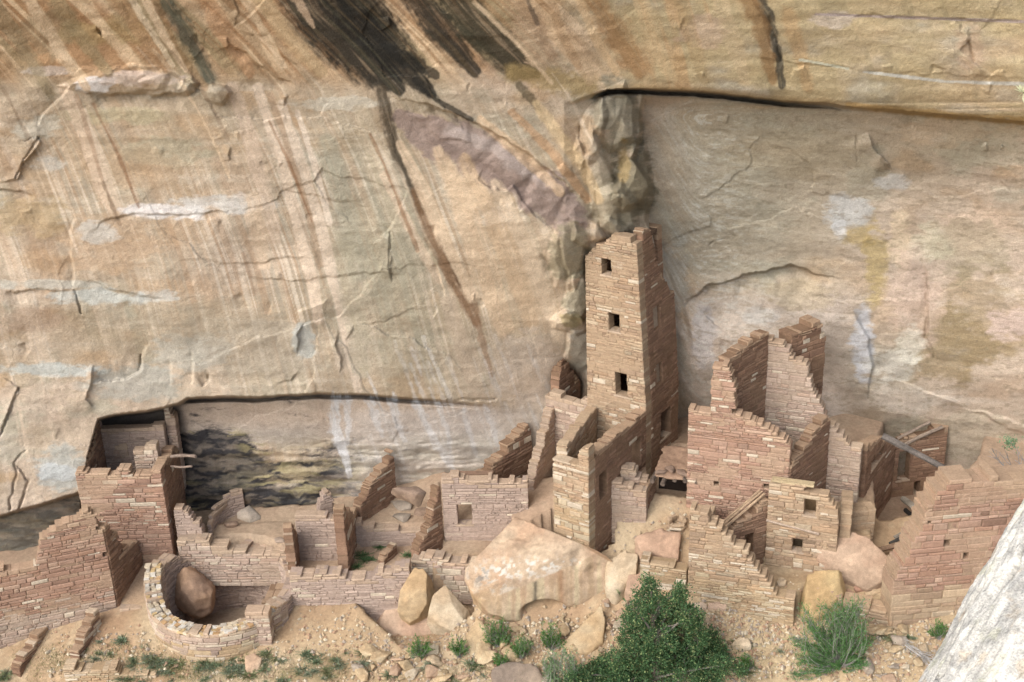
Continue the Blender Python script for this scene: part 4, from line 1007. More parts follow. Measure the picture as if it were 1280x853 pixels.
for t in np.linspace(.02, .98, 46):
    for q in range(3):
        a = rad(172 + 160 * t + WR.uniform(-1, 1)); r = KIVA_R - .08 - .155 * q + WR.uniform(-.02, .02); p = KIVA_C + r * np.array([math.cos(a), math.sin(a)])
        tx = np.array([-math.sin(a), math.cos(a)]); ty = np.array([-math.cos(a), -math.sin(a)])
        c = np.array(srgb(*WR.choice([(214, 198, 170), (206, 176, 120), (222, 216, 204), (190, 180, 164), (208, 166, 110), (226, 208, 176)]))) * K_ALB
        L = WR.uniform(.1, .19); D = WR.uniform(.09, .16)
        box_mesh(mb, (*(p - tx * L / 2 - ty * D / 2), kz(t) - .05), tx, ty, (L, D, .06 + WR.uniform(0, .03)), c, .014)
child('paved_rim', mb.mesh('paved_rim'), kiva)
mb = Masonry(); path = arc(KIVA_R - .45, 178, -28, 30); RB = (KIVA_R - .45) * rad(206)
lay(mb, path, [(0, -1.5), (RB * .18, -1.9), (RB * .3, -2.05), (RB * .6, -2.05), (RB * .85, -2.05), (RB, -2.1)], -4.3, th=.4, pal='plaster', course=.08, rough=1.2, back=1.0 if True else -1, light=.0)
child('back_wall', mb.mesh('back_wall'), kiva)
na = XY(283, 740, -2.6)
d_ = unit(KIVA_C - (KIVA_C + np.array([.35, 1.5])))
ctr = KIVA_C + (KIVA_R - .46) * unit(np.array([.25, 1.0]))
tx = np.array([1., -.12]); tx = unit(tx); ty = np.array([-tx[1], tx[0]])
mb = Masonry(); lay(mb, [ctr - tx * .25 - ty * .3, ctr + tx * .22 - ty * .3], [(0, -2.12), (.5, -2.12)], -2.75, th=.3, pal='plaster', course=.1, rough=.5, light=0)
child('pilaster', mb.mesh('pilaster'), kiva)
mb = Masonry(); path = arc(KIVA_R - .62, 150, -20, 24)
lay(mb, path, [(0, -2.85), (10, -2.85)], -4.2, th=.2, pal='plaster', course=.08, rough=1.1, back=1.0, light=0)
child('bench', mb.mesh('bench'), kiva)

# ------------------------------------------------------------------ terraces and cross walls between kiva and the great boulder
low_wall('smooth pinkish plastered wall wedge stepping down right beside the tall roofless house', XY(226, 700, -2.3), XY(258, 700, -2.3), [(224, 636), (232, 637), (240, 645), (248, 655), (254, 660), (256, 672)], -2.9, pal='plaster', course=.09, th=.3, rough=.45, light=0, name='plastered_wall')
low_wall('long low retaining wall edging the terrace behind the round kiva', XY(226, 712, -2.4), XY(366, 706, -2.25), [(226, 672), (245, 675), (262, 678), (266, 686), (300, 690), (340, 691), (366, 690)], -3.0, pal='pink', course=.085, th=.4, light=.04, name='retaining_wall')
def cross(label, base, top, z0, depth_from=None, **kw):
    """free-standing cross wall running back from the front, seen on its right face"""
    return low_wall(label, XY(*base[0]), XY(*base[1]), top, z0, name='cross_wall', **kw)
# frame shared by the middle rooms (they run straight back from the terrace edge)
def run_back(px, py, z, L, dx=0.0):
    a = XY(px, py, z); return a, a + np.array([dx, L])
a, b = run_back(372, 722, -2.2, 1.5, -.05)
low_wall('thin standing wall stub with pale stone edge, left of the taller one', a, b, ('z', [(0, -.35), (.12, -.3), (.25, -.45), (.5, -.9), (.8, -1.2), (1.1, -1.5), (1.5, -1.75)]), -2.9, name='cross_wall', pal='brown', course=.11, th=.26, light=.12, rough=1.1)
a, b = run_back(437, 724, -2.2, 1.9, .15)
low_wall('tall narrow standing wall with stone edge between two small open rooms', a, b, ('z', [(0, .15), (.18, .25), (.3, .15), (.6, -.3), (1.0, -.55), (1.5, -.75), (1.9, -1.0)]), -2.9, name='cross_wall', pal='brown', course=.11, th=.3, light=.1, rough=1.1)
a = XY(452, 655, -1.45)
low_wall('steep ruined wall climbing to the cliff under the lime streaks', a, a + np.array([1.0, 1.3]), [(450, 630), (458, 618), (467, 602), (478, 585), (487, 570), (494, 563), (499, 575)], -2.2, name='cross_wall', pal='brown', course=.095, th=.3, rough=1.2)
low_wall('plain pinkish room wall between the two narrow standing walls', XY(374, 699, -2.1), XY(428, 699, -2.1), [(372, 645), (385, 646), (400, 648), (428, 645)], -2.8, name='room_wall', pal='plaster', course=.1, th=.3, rough=.8, light=.03)
low_wall('low pale wall at the back of the room with small green tufts', XY(446, 684, -2.0), XY(532, 678, -1.9), [(446, 657), (450, 654), (470, 658), (500, 661), (532, 663)], -2.8, name='room_wall', pal='plaster', course=.09, th=.3, rough=.9, light=.04)
low_wall('short stub wall of reddish stones on the tufted room floor', XY(480, 708, -2.05), XY(497, 690, -1.95), [(478, 700), (485, 692), (496, 680)], -2.6, name='stub_wall', pal='brown', course=.09, th=.22)
low_wall('small stub wall behind the reddish stub on the tufted room floor', XY(505, 676, -1.9), XY(511, 668, -1.88), [(503, 668), (510, 664)], -2.5, name='stub_wall', pal='brown', course=.09, th=.2)
# windowed back room
wA, wB = XY(556, 678, -1.6), XY(662, 668, -1.35); wE, wN = frame2(wA, wB)
rm = thing('windowed_room', 'pale stone room with one small rectangular window, left of the great boulder', 'ruin', (*wA, -1.6))
_o, hs, _p = wall('window_wall', rm, wA, wB, [(548, 612), (551, 600), (560, 598), (575, 595), (588, 599), (600, 600), (622, 602), (645, 600), (664, 604)], -2.3, holes_px=[(572, 631, 590, 656)], pal='plaster', course=.085, th=.32, rough=.9, light=.05)
for h in hs: add_opening_trim(rm, wA, wB, h, .32, lintel=False)
mb = Masonry(); h = hs[0]; box_mesh(mb, (*(wA + wE * (h[0] - .3) + wN * 1.2), -2.), wE, wN, (1.3, .2, 2.0), np.array(srgb(160, 128, 104)) * K_ALB)
child('rear_wall', mb.mesh('rear_wall'), rm)
a = XY(524, 712, -2.0)
wall('side_wall', rm, a, wA + wN * .05 - wE * .02, [(517, 694), (524, 680), (532, 662), (538, 648), (542, 636), (546, 622), (548, 604), (556, 600)], -2.8, pal='brown', course=.1, th=.3, light=.05)
low_wall('dark triangular ruined wall leaning up to the cliff left of the tower rooms', XY(606, 640, -1.3), XY(606, 640, -1.3) + np.array([1.5, 1.55]), [(608, 592), (618, 580), (630, 565), (642, 548), (650, 538), (657, 531), (662, 533), (666, 545)], -2.0, name='cliff_wall', pal='brown', course=.1, th=.35, rough=1.3)
low_wall('long pale front wall of the terrace right of the kiva buttress', XY(366, 762, -2.65), XY(515, 752, -2.45), [(362, 722), (395, 718), (430, 721), (460, 722), (478, 716), (515, 705)], -3.4, name='front_wall', pal='plaster', course=.085, th=.45, rough=1.1, light=.08)
low_wall('short loose wall of blocky pale stones behind the two leaning boulders', XY(515, 722, -2.1), XY(600, 728, -2.1), [(515, 697), (530, 696), (545, 697), (568, 703), (582, 704), (600, 708)], -2.9, name='loose_wall', pal='pink', course=.11, th=.4, light=.3, rough=1.3)
a, b = XY(311, 806, -2.95), XY(341, 806, -2.95); e1, e2 = frame2(a, b)
but = thing('buttress', 'square stone buttress at the right side of the round kiva', 'wall', (*a, -2.9))
wall('front_wall', but, a, b, [(308, 766), (325, 766), (339, 766)], -3.6, pal='pink', course=.085, th=.34, light=.08)
wall('side_wall', but, b + e2 * .345, b + e2 * 1.9 + e1 * .02, ('z', [(0, -2.12), (.6, -2.1), (1.2, -2.15), (1.9, -2.15)]), -3.6, pal='brown', course=.085, th=.4, light=.05)
# alcove furniture
p0, p1 = at_y(216, 570, 35.4), at_y(245, 571, 35.0)
beam_obj('roof_pole', at_y(214, 571, 35.3), at_y(245, 571, 34.9), .05, 'grey pole sticking out right of the roofless house, upper of two', 'pole', col=(150, 130, 116))
beam_obj('roof_pole', at_y(214, 583, 35.2), at_y(240, 583, 34.9), .035, 'thinner grey pole sticking out right of the roofless house, lower of two', 'pole', col=(150, 130, 116))
mb = Masonry(); c0 = XY(306, 662, -1.75); pth = [c0 + .95 * np.array([math.cos(rad(q)), math.sin(rad(q)) * 1.2]) for q in np.linspace(205, 100, 14)]
lay(mb, pth, [(0, -1.72), (.4, -1.5), (.9, -1.2), (1.8, -1.0)], -2.3, th=.14, pal='plaster', course=.08, rough=.5, light=0, back=1.0)
o = link('curved_wall', mb.mesh('curved_wall')); tag(o, 'low curved mud plastered wall against the sooty back of the alcove', 'wall')
low_wall('jagged wedge of plastered wall below the white lime run', XY(392, 664, -1.75), XY(423, 655, -1.75), [(392, 655), (397, 640), (402, 615), (408, 612), (415, 622), (423, 636)], -2.2, name='broken_wall', pal='plaster', course=.1, th=.25, rough=.7, light=0)

# ------------------------------------------------------------------ right-hand house
def seg_from(px, py, z, ang): return XY(px, py, z), np.array([math.cos(rad(ang)), math.sin(rad(ang))])
rA = XY(857, 650, -.25); rE = np.array([math.cos(rad(-20)), math.sin(rad(-20))]); rN = np.array([-rE[1], rE[0]])
big = thing('ruined_house', 'tallest roofless red stone house right of the tower with high jagged back corner', 'ruin', (*rA, -.2))
rp = lambda a, b: rA + rE * a + rN * b
sA = on_plane(888, 600, rA, rA + rE)[0]; sB = on_plane(986, 600, rA, rA + rE)[0]
FP = [(851, 514), (860, 511), (872, 514), (886, 519), (887, 516), (888, 470), (890, 457), (905, 457), (914, 461), (916, 476), (920, 482), (921, 515), (925, 519), (932, 523), (940, 522), (948, 528), (960, 533), (968, 540), (975, 546), (982, 549), (986, 557)]
wall('front_wall', big, rp(0, 0), rp(sB, 0), FP, -1.6, pal='red', course=.085, th=.36, jag=.02, light=.05, holes_px=[(892, 602, 899, 608), (954, 606, 966, 611)])
ZT = on_plane(890, 457, rA, rA + rE)[1]
p0 = rp(sA + .30, .365)
BC = XY(961, 423, ZT + .05)                      # the high back corner
bkE = np.array([math.cos(rad(-22)), math.sin(rad(-22))])
print('house', rA, rp(sB, 0), 'top', ZT, 'corner', BC)
wall('left_wall', big, p0, BC, [(893, 454), (905, 447), (918, 440), (932, 432), (945, 424), (955, 417), (964, 413)], -1.0, pal='brown', course=.085, th=.33, rough=1.1, light=.02)
_e = on_plane(1077, 562, BC, BC + bkE)[0]
wall('back_wall', big, BC - bkE * .32, BC + bkE * _e, [(940, 424), (962, 424), (972, 427), (982, 430), (986, 438), (992, 446), (1000, 450), (1008, 455), (1014, 462), (1015, 482), (1020, 492), (1026, 505), (1031, 517), (1034, 528), (1045, 534), (1052, 544), (1060, 551), (1066, 559), (1078, 562)], -1.0,
     pal='pink', course=.085, th=.33, rough=.9, light=.03, jag=.03)
cwA = rp(sB + .02, .02); _m = on_plane(1036, 560, BC, BC + bkE)[0]; cwB = BC + bkE * _m - unit(BC + bkE * _m - cwA) * .01
wall('cross_wall', big, cwA, cwB, [(989, 578), (994, 572), (1003, 568), (1006, 560), (1011, 553), (1018, 540), (1026, 530), (1034, 522), (1040, 520)], -1.2, pal='brown', course=.085, th=.3, light=.02, jag=.03)
bkN = np.array([-bkE[1], bkE[0]])
q0 = BC + bkE * .55 + bkN * .4; q1 = q0 + np.array([1.15, .75])
wall('cliff_wall', big, q0, q1, [(960, 424), (975, 412), (990, 410), (1005, 406), (1018, 403), (1026, 404), (1032, 425), (1034, 440)], 2.0, pal='brown', course=.14, th=.5, rough=1.8, light=.02, jag=.08)
# room in front with two openings
fA = XY(956, 700, -.85); fB = XY(1044, 714, -.85); fE, fN = frame2(fA, fB)
rm2 = thing('doorway_room', 'small stone room with an open window above a dark square doorway', 'ruin', (*fA, -.9))
_o, hs, _p = wall('front_wall', rm2, fA, fB, [(954, 606), (985, 607), (1000, 608), (1020, 617), (1040, 618), (1046, 632), (1050, 660)], -2.0, holes_px=[(1005, 625, 1020, 645), (990, 674, 1003, 690)], pal='tan', course=.09, th=.3, light=.06)
for h in hs: add_opening_trim(rm2, fA, fB, h, .3, name='window' if h is hs[0] else 'doorway', lintel=(h is hs[1]))
q0 = on_plane(958, 650, fA, fB); q1 = on_plane(1024, 668, fA, fB)
beam_obj('beam', (*(fA + fE * q0[0] - fN * .03), q0[1]), (*(fA + fE * q1[0] - fN * .03), q1[1] + .02), .035, parent=rm2, col=(196, 172, 150))
mb = Masonry(); 
for k in range(2):
    p = fA + fE * (on_plane(1000, 612, fA, fB)[0] - .75) + fN * (.02 + .1 * k); z = on_plane(1005, 610, fA, fB)[1]
    box_mesh(mb, (*p, z + .03), fE, fN, (1.1, .12, .07), np.array(srgb(206, 184, 140)) * K_ALB, .015)
mb.V = [v for v in mb.V]; child('coping', mb.mesh('coping'), rm2)
mb = Masonry(); box_mesh(mb, (*(fA + fE * .3 + fN * 1.3), -1.6), fE, fN, (1.3, .15, 2.1), np.array(srgb(196, 160, 110)) * K_ALB)
child('rear_wall', mb.mesh('rear_wall'), rm2)
mb = Masonry(); box_mesh(mb, (*(fA + fE * .3 + fN * .31), .1), fE, fN, (1.3, .95, .08), np.array(srgb(200, 168, 128)) * K_ALB)
child('floor', mb.mesh('floor', M_GROUND), rm2)
low_wall('small rough masonry block at the upper edge of the pink tilted slab', XY(1060, 676, -.45), XY(1092, 672, -.4), [(1060, 646), (1066, 640), (1076, 637), (1090, 641)], -1.4, name='masonry_block', cat='wall', pal='tan', course=.1, th=.5, rough=1.3)
wall('side_wall', rm2, fB - fE * .0 + fN * .305, fB + fN * 2.0 - fE * .15, ('z', [(0, .9), (.5, 1.0), (1.1, .7), (1.7, .4)]), -1.6, pal='tan', course=.09, th=.3)
# stepped cross wall with poles laid along it
cA = XY(914, 722, -1.15); cB = fA + fN * .1
cw = thing('stepped_wall', 'stepped reddish wall with thin poles laid along its sloping top', 'wall', (*cA, -1.4))
_o, hs, _p = wall('side_wall', cw, cA, cB, [(905, 668), (918, 658), (930, 648), (940, 638), (950, 630), (957, 626)], -2.4, holes_px=[(931, 668, 942, 694)], pal='brown', course=.085, th=.34, jag=.03)
add_opening_trim(cw, cA, cB, hs[0], .3, name='doorway', lintel=False)
mb = Masonry(); u_ = unit(cB - cA); n_ = np.array([-u_[1], u_[0]]); 
for o_, r_ in ((.08, .04), (.2, .03), (.3, .035)):
    s0 = on_plane(908, 664, cA, cB); s1 = on_plane(958, 622, cA, cB)
    beam_obj('pole', (*(cA + u_ * s0[0] + n_ * o_), s0[1] + .06), (*(cA + u_ * s1[0] + n_ * o_), s1[1] + .08), r_, parent=cw, col=(186, 156, 122))
# lower front wall stepping down to the right
lA = XY(859, 748, -1.3); lB = XY(992, 776, -1.5)
low_wall('broad pale lower wall with a stepped slanting top beneath the red house', lA, lB, [(855, 640), (862, 636), (880, 638), (884, 643), (893, 652), (905, 663), (912, 675), (925, 682), (935, 692), (942, 703), (952, 716), (960, 726), (968, 738), (972, 746), (980, 748), (993, 747)], -3.0, name='lower_wall',
         pal='tan', low='yellow', lowz=-.5, course=.085, th=.4, light=.12, jag=.03)
low_wall('narrow straight pole-topped wall face left of the lower wall steps', lA + rN * .41 + rE * .3, lA + rN * 1.9 + rE * .35, ('z', [(0, .5), (2.2, .4)]), -2.0, name='return_wall', pal='tan', course=.09, th=.3)
low_wall('low course of flat stones running left from the pale lower wall', XY(800, 726, -1.05), XY(858, 738, -1.15), [(806, 700), (820, 700), (840, 708), (858, 716)], -2.5, name='low_wall', pal='yellow', course=.09, th=.4, light=.15)
# shaded house on the right with the long log
gA = XY(1079, 622, -.1); gN = unit(np.array([.62, 1.0])); gE = np.array([gN[1], -gN[0]])
sh = thing('shaded_house', 'dark shaded stone house under the long leaning log', 'ruin', (*gA, 0))
_sb = on_plane(1118, 570, gA, gA + gN)[0]
_o, hs, _p = wall('left_wall', sh, gA, gA + gN * _sb, [(1075, 564), (1084, 558), (1092, 553), (1095, 549), (1106, 547), (1114, 548), (1120, 552), (1124, 556)], -2.6, holes_px=[(1090, 568, 1104, 578)], pal='brown', course=.09, th=.3, light=.01)
add_opening_trim(sh, gA, gA + gN, hs[0], .3, lintel=False)
bA2 = gA + gN * (_sb + .02) + gE * .0
bE2 = unit(np.array([1.0, .18]))
_sr = on_plane(1183, 560, bA2, bA2 + bE2)[0]
_o, hs, _p = wall('back_wall', sh, bA2, bA2 + bE2 * _sr, [(1114, 560), (1122, 556), (1140, 548), (1155, 541), (1172, 533), (1180, 530), (1184, 531)], -2.2, holes_px=[(1123, 565, 1137, 600), (1142, 602, 1150, 620)], pal='brown', course=.09, th=.3, light=.01, rough=.8)
for h in hs: add_opening_trim(sh, bA2, bA2 + bE2, h, .3, name='doorway', lintel=False)
for (x0, y0, x1, y1, r) in ((1128, 556, 1177, 534, .06), (1124, 551, 1165, 531, .05)):
    s0 = on_plane(x0, y0, bA2, bA2 + bE2); s1 = on_plane(x1, y1, bA2, bA2 + bE2)
    n_ = np.array([bE2[1], -bE2[0]]); k = .06 if r > .055 else -.12
    beam_obj('pole', (*(bA2 + bE2 * s0[0] + n_ * k), s0[1]), (*(bA2 + bE2 * s1[0] + n_ * k), s1[1] + .03), r, parent=sh, col=(168, 148, 130))
l0 = at_y(1103, 545, 32.9); l1 = at_y(1190, 590, 32.0)
beam_obj('roof_log', l0, l1, .095, 'long grey weathered log leaning down to the thick right wall', 'log', r1=.085, col=(120, 112, 106))
# fallen roof timbers in the gap
for i, (x0, y0, z0_, x1, y1, z1_, r, lb) in enumerate([(1130, 624, .6, 1158, 652, .55, .10, 'thick pale beam end topmost in the dark gap behind the right wall'), (1118, 672, .35, 1150, 652, .45, .05, 'short grey timber slanting up in the dark gap, middle one'),
        (1112, 680, .3, 1150, 662, .35, .055, 'blackened timber just below the short grey timber in the gap'), (1090, 690, .2, 1140, 676, .3, .075, 'long brown timber reaching from the pink slab into the gap'), (1132, 638, .4, 1160, 664, .4, .07, 'dark timber lying beneath the thick pale beam end')]):
    p, q = hit_ground(x0, y0), hit_ground(x1, y1)
    d0 = rays(x0, y0); d1 = rays(x1, y1); p = p - d0 * (z0_ / .6); q = q - d1 * (z1_ / .6)
    beam_obj('fallen_beam', p, q, r, lb, 'beam', col=[(190, 180, 164), (150, 140, 126), (80, 76, 72), (160, 128, 100), (70, 66, 64)][i])
# thick wall on the far right
tA = XY(1112, 776, -1.3); tB = XY(1330, 752, -1.2)
tk = thing('thick_wall', 'thick red masonry wall with two small square holes at the right edge', 'wall', (*tA, -1.8))
_o, hs, _p = wall('front_wall', tk, tA, tB, [(1105, 762), (1110, 745), (1116, 730), (1122, 716), (1130, 703), (1134, 690), (1140, 676), (1147, 664), (1150, 662), (1160, 660), (1163, 628), (1170, 618), (1180, 612), (1186, 604), (1191, 604), (1200, 601), (1225, 602), (1240, 597), (1262, 602), (1280, 600), (1340, 596)], -2.7,
     holes_px=[(1180, 675, 1187, 683), (1204, 691, 1211, 699)], pal='red', low='tan', lowz=-.6, course=.135, length=(.22, .58), th=.75, light=.02, rough=1.25)
# low wall and stones by the feathery bush
low_wall('small low wall of flat reddish stones behind the feathery green bush', XY(1003, 760, -1.5), XY(1052, 765, -1.5), [(1003, 738), (1020, 736), (1052, 742)], -2.6, name='low_wall', pal='red', course=.085, th=.4)
low_wall('low curved course of stones between the feathery bush and the thick wall', XY(1052, 770, -1.5), XY(1120, 782, -1.5), [(1052, 748), (1070, 755), (1095, 764), (1120, 770)], -2.7, name='low_wall', pal='tan', course=.09, th=.5)
# dark beamed opening by the tower
op = thing('beamed_opening', 'dark low opening roofed with broken timbers between the tower and the red house', 'opening', (*XY(838, 622, 0), 0))
oa = XY(820, 622, .4); ob = XY(858, 626, .4)
mb = Masonry(); oe, on_ = frame2(oa, ob)
box_mesh(mb, (*(oa + on_ * 1.1 - oe * .1), -.2), oe, on_, (1.6, .2, 1.1), np.array(srgb(60, 50, 44)) * K_ALB); child('back_wall', mb.mesh('back_wall'), op)  # near-black panel: the opening's inner shade is put into its colour
P = []
for k in range(26):
    f, g_ = WR.uniform(-.15, 1.75), WR.uniform(0, 1.6); p = oa + oe * f + on_ * g_; P.append((p[0], p[1], 1.0 + .10 * g_ + WR.uniform(-.06, .1)))
me = rock_mesh('roof', P + [(*(oa - oe * .1 + on_ * .05), 1.0), (*(oa + oe * 1.6 + on_ * .05), 1.0), (*(oa + oe * 1.6 + on_ * 1.7), 1.25), (*(oa - oe * .1 + on_ * 1.7), 1.25)], voxel=.05, smooth=2, amp=.06, tint=(196, 160, 128), tint2=(180, 144, 116)); child('roof', me, op)
for k in range(6):
    a = oa + oe * (-.1 + .3 * k) + on_ * WR.uniform(-.2, .1); b = a + on_ * 1.4 + oe * WR.uniform(-.4, .4)
    beam_obj('roof_beam', (*a, .92 + WR.uniform(-.05, .1)), (*b, 1.02), WR.uniform(.035, .07), parent=op, col=(120, 104, 92))
for k in range(5):
    me = rock_mesh('slab', [(*(oa + oe * (.1 + .3 * k + WR.uniform(-.25, .25)) + on_ * WR.uniform(0, .5)), 1.12 + WR.uniform(-.05, .12)) for _ in range(9)], voxel=.035, smooth=1, amp=.02, tint=(176, 148, 126), tint2=(160, 132, 112)); child('slab', me, op)

# ------------------------------------------------------------------ boulders and rubble
def boulder(label, px, down=1.0, name='boulder', back=0.0, extra=(), group=None, dz=None, **kw):
    if dz is None:      # rest on the ground: the lowest corner in view touches it
        q = max(px, key=lambda p: p[1]); dz = hit_ground(q[0], q[1])[2] - q[2] + .03
    """px: corners (px, py, z); the block also reaches 'down' into the ground and 'back' away from the overlook"""
    P = [at_z(p[0], p[1], p[2] + dz) for p in px]
    c = np.mean(P, axis=0)
    Q = list(P)
    for p in P:
        b = p.copy(); b[2] = min(p[2] - down * .5, c[2] - down); b[:2] = c[:2] + (p[:2] - c[:2]) * .92 + np.array([0, back]); Q.append(b)
        if back: Q.append(p * .4 + c * .6 + np.array([0, back * .8, -.1]))
    Q += [np.asarray(e, float) for e in extra]
    me = rock_mesh(name, Q, **kw); o = link(name, me); me.transform(Matrix.Translation(-Vector(c))); o.location = c
    return tag(o, label, 'rock', group)

def paint_great(V, N, col):
    u, v = to_px(V)
    def C(*c): return np.array(srgb(*c))
    def mix(c, a):
        nonlocal col
        a = np.clip(a, 0, 1)[:, None]; col = col * (1 - a) + c * a
    w = fbm3(V * 2.2 + 40, 4); w2 = fbm3(V * 9 + 60, 4)
    front = sstep(.5, .2, N[:, 2])
    E = lambda cx, cy, rx, ry: np.exp(-((u - cx) / rx) ** 2 - ((v - cy) / ry) ** 2)
    mix(C(208, 180, 148), .6 * (1 - front) * sstep(-.2, .3, w)); mix(C(198, 158, 124), .5 * E(690, 640, 60, 20)); mix(C(214, 200, 178), .8 * sstep(.05, .35, w + .5 * w2) * E(640, 715, 50, 24) * (1 - front))
    mix(C(226, 220, 208), .9 * sstep(.0, .25, w2 + .3 * w) * (E(612, 730, 30, 18) + E(690, 706, 44, 9) + E(640, 712, 40, 10)) * (1 - front)); mix(C(104, 100, 96), .8 * sstep(.05, .3, w2) * E(603, 722, 14, 14))
    s = fbm2(u / 6, v / 160, 3); mix(C(188, 158, 118), .6 * front * sstep(0, .4, s)); mix(C(208, 190, 148), .7 * front * sstep(0, .4, -s)); mix(C(176, 128, 84), .7 * front * np.exp(-((u - 701 - (v - 740) * .05) / 5) ** 2)); mix(C(96, 88, 78), .85 * front * np.exp(-((u - 669) / 2.6) ** 2) * sstep(-.5, .1, w2 + .2))
    mix(C(202, 160, 104), .5 * E(600, 745, 30, 18))
    return col
def pl(a, b, c, out=(0, -1, .3)):
    a, b, c = at_z(*a), at_z(*b), at_z(*c); n = unit(np.cross(b - a, c - a)); n = n if n @ np.array(out) > 0 else -n
    return n, float(n @ a)
boulder('huge tan boulder with a flat streaked front face below the tower rooms',
        [(638, 627, .2), (690, 646, .1), (738, 668, .0), (770, 668, -.02), (777, 684, -.25), (602, 662, -.35), (583, 702, -.85), (580, 724, -1.15), (590, 742, -1.4), (606, 756, -1.55), (640, 736, -1.2), (690, 718, -.95), (748, 710, -.85), (764, 716, -.95),
         (612, 766, -2.0), (640, 778, -2.3), (690, 767, -2.15), (757, 750, -1.8), (764, 740, -1.6)], down=1.4, back=.5, voxel=.04, smooth=1, amp=.09, freq=1.2, tint=(210, 184, 152), tint2=(200, 164, 130), paint=paint_great, seed=3, cuts=3, dents=[(at_z(680, 766, -2.1), (.75, .6, .45), (.0, .75, .1)), (at_z(745, 720, -1.0), (.4, .5, .3), (-.02, .12, -.1)), (at_z(655, 665, -.2), (.9, .3, .3), (0, 0, -.08)), (at_z(720, 690, -.6), (.25, .8, .4), (0, 0.03, -.14))], planes=[pl((618, 754, -1.52), (690, 723, -1.07), (690, 767, -2.05), (-.2, -1, 0)), pl((690, 723, -1.07), (754, 713, -.92), (752, 751, -1.8), (.3, -1, 0))], dz=0.0)
PK = dict(tint=(208, 176, 146), tint2=(196, 158, 128)); YL = dict(tint=(206, 182, 142), tint2=(198, 164, 116)); LT = dict(tint=(216, 196, 164), tint2=(204, 176, 138))
boulder('broad flat pinkish rock slab left of the two leaning boulders', [(447, 770, -2.75), (468, 746, -2.45), (503, 730, -2.25), (560, 745, -2.4), (582, 790, -2.95), (545, 808, -3.1), (490, 808, -3.05), (458, 792, -2.95)], amp=.06, cuts=5, **PK, dz=-0.12)
boulder('tall angular boulder leaning upright, left of the squarish one', [(511, 708, -1.5), (545, 711, -1.5), (544, 726, -1.8), (500, 730, -1.95), (497, 764, -2.55), (514, 776, -2.75), (536, 748, -2.25)], smooth=0, amp=.04, voxel=.04, back=.25, cuts=6, **YL, dz=0.2)
boulder('squarish cream boulder tilted between the tall boulder and the huge one', [(556, 730, -1.75), (588, 748, -2.0), (594, 760, -2.2), (566, 790, -2.85), (548, 782, -2.7), (524, 764, -2.4), (530, 752, -2.1)], smooth=0, amp=.04, voxel=.04, back=.25, cuts=6, **LT, dz=0.12)
boulder('smooth rounded rock under the left end of the huge boulder', [(597, 768, -2.5), (612, 784, -2.7), (614, 808, -3.05), (604, 819, -3.2), (588, 816, -3.15), (579, 796, -2.9)], smooth=3, cuts=4, **YL)
boulder('sharp triangular slab standing against the right end of the huge boulder', [(752, 755, -2.2), (757, 776, -2.45), (754, 802, -2.85), (735, 818, -3.1), (700, 806, -3.0), (716, 790, -2.75)], smooth=1, amp=.03, voxel=.04, **YL)
boulder('pink tilted rock slab resting before the shaded house', [(1022, 668, -.25), (1046, 655, -.1), (1086, 670, -.3), (1122, 704, -.85), (1120, 722, -1.1), (1086, 730, -1.3), (1042, 704, -.95), (1020, 682, -.5)], smooth=2, amp=.05, cuts=4, back=.2, **PK, dz=0.42)
boulder('rounded yellow rock below the pink tilted slab', [(994, 728, -1.45), (1012, 714, -1.25), (1036, 709, -1.2), (1062, 713, -1.25), (1064, 726, -1.45), (1020, 752, -1.85), (992, 748, -1.8), (994, 776, -2.3), (1002, 782, -2.4), (1030, 770, -2.2)], smooth=2, amp=.08, cuts=5, tint=(208, 178, 122), tint2=(200, 164, 108))
kc = at_z(240, 738, -2.85); kr = random.Random(4); kq = []
for _ in range(70):
    d_ = unit(np.array([kr.gauss(0, 1), kr.gauss(0, 1), kr.gauss(0, 1)])); w_ = .74 - .30 * max(0, d_[2]) - .05 * d_[2]; kq.append(d_ * np.array([w_, .62, .95]) + np.array([-.10 * d_[2], 0, -.1]))
me = rock_mesh('boulder', [kc + q for q in kq], smooth=3, amp=.08, freq=1.3, tint=(200, 160, 124), tint2=(182, 148, 122), cuts=6, seed=5); o = link('boulder', me); me.transform(Matrix.Translation(-Vector(kc))); o.location = kc
tag(o, 'large smooth reddish boulder lying inside the round kiva', 'rock')
boulder('angular tan rock step right of the huge boulder', [(757, 700, -1.15), (780, 686, -.85), (800, 690, -.9), (796, 716, -1.3), (770, 742, -1.75), (756, 730, -1.6)], smooth=2, amp=.05, **LT, dz=.35)
boulder('long low rock ledge with a squared notch near the dark green tree', [(785, 716, -1.35), (818, 712, -1.3), (822, 730, -1.6), (800, 744, -1.8), (780, 738, -1.7)], smooth=1, amp=.03, voxel=.04, **PK, dz=.4)
boulder('thin curved rock lip on the bare rock floor before the tower', [(790, 668, -.62), (826, 660, -.48), (852, 664, -.52), (850, 700, -1.0), (822, 692, -.95), (800, 688, -.9)], smooth=3, amp=.07, **PK, dz=.5)
boulder('white flat slab, the left one below the pale lower wall', [(842, 752, -2.0), (884, 752, -2.0), (884, 760, -2.15), (860, 764, -2.2), (844, 762, -2.2)], smooth=1, amp=.025, voxel=.035, down=.3, tint=(232, 214, 190), tint2=(220, 190, 160))
boulder('short squared white slab beside the longer white slab', [(885, 752, -2.0), (909, 752, -2.0), (909, 762, -2.2), (886, 760, -2.15)], smooth=1, amp=.02, voxel=.03, down=.25, tint=(228, 206, 180), tint2=(216, 180, 150))
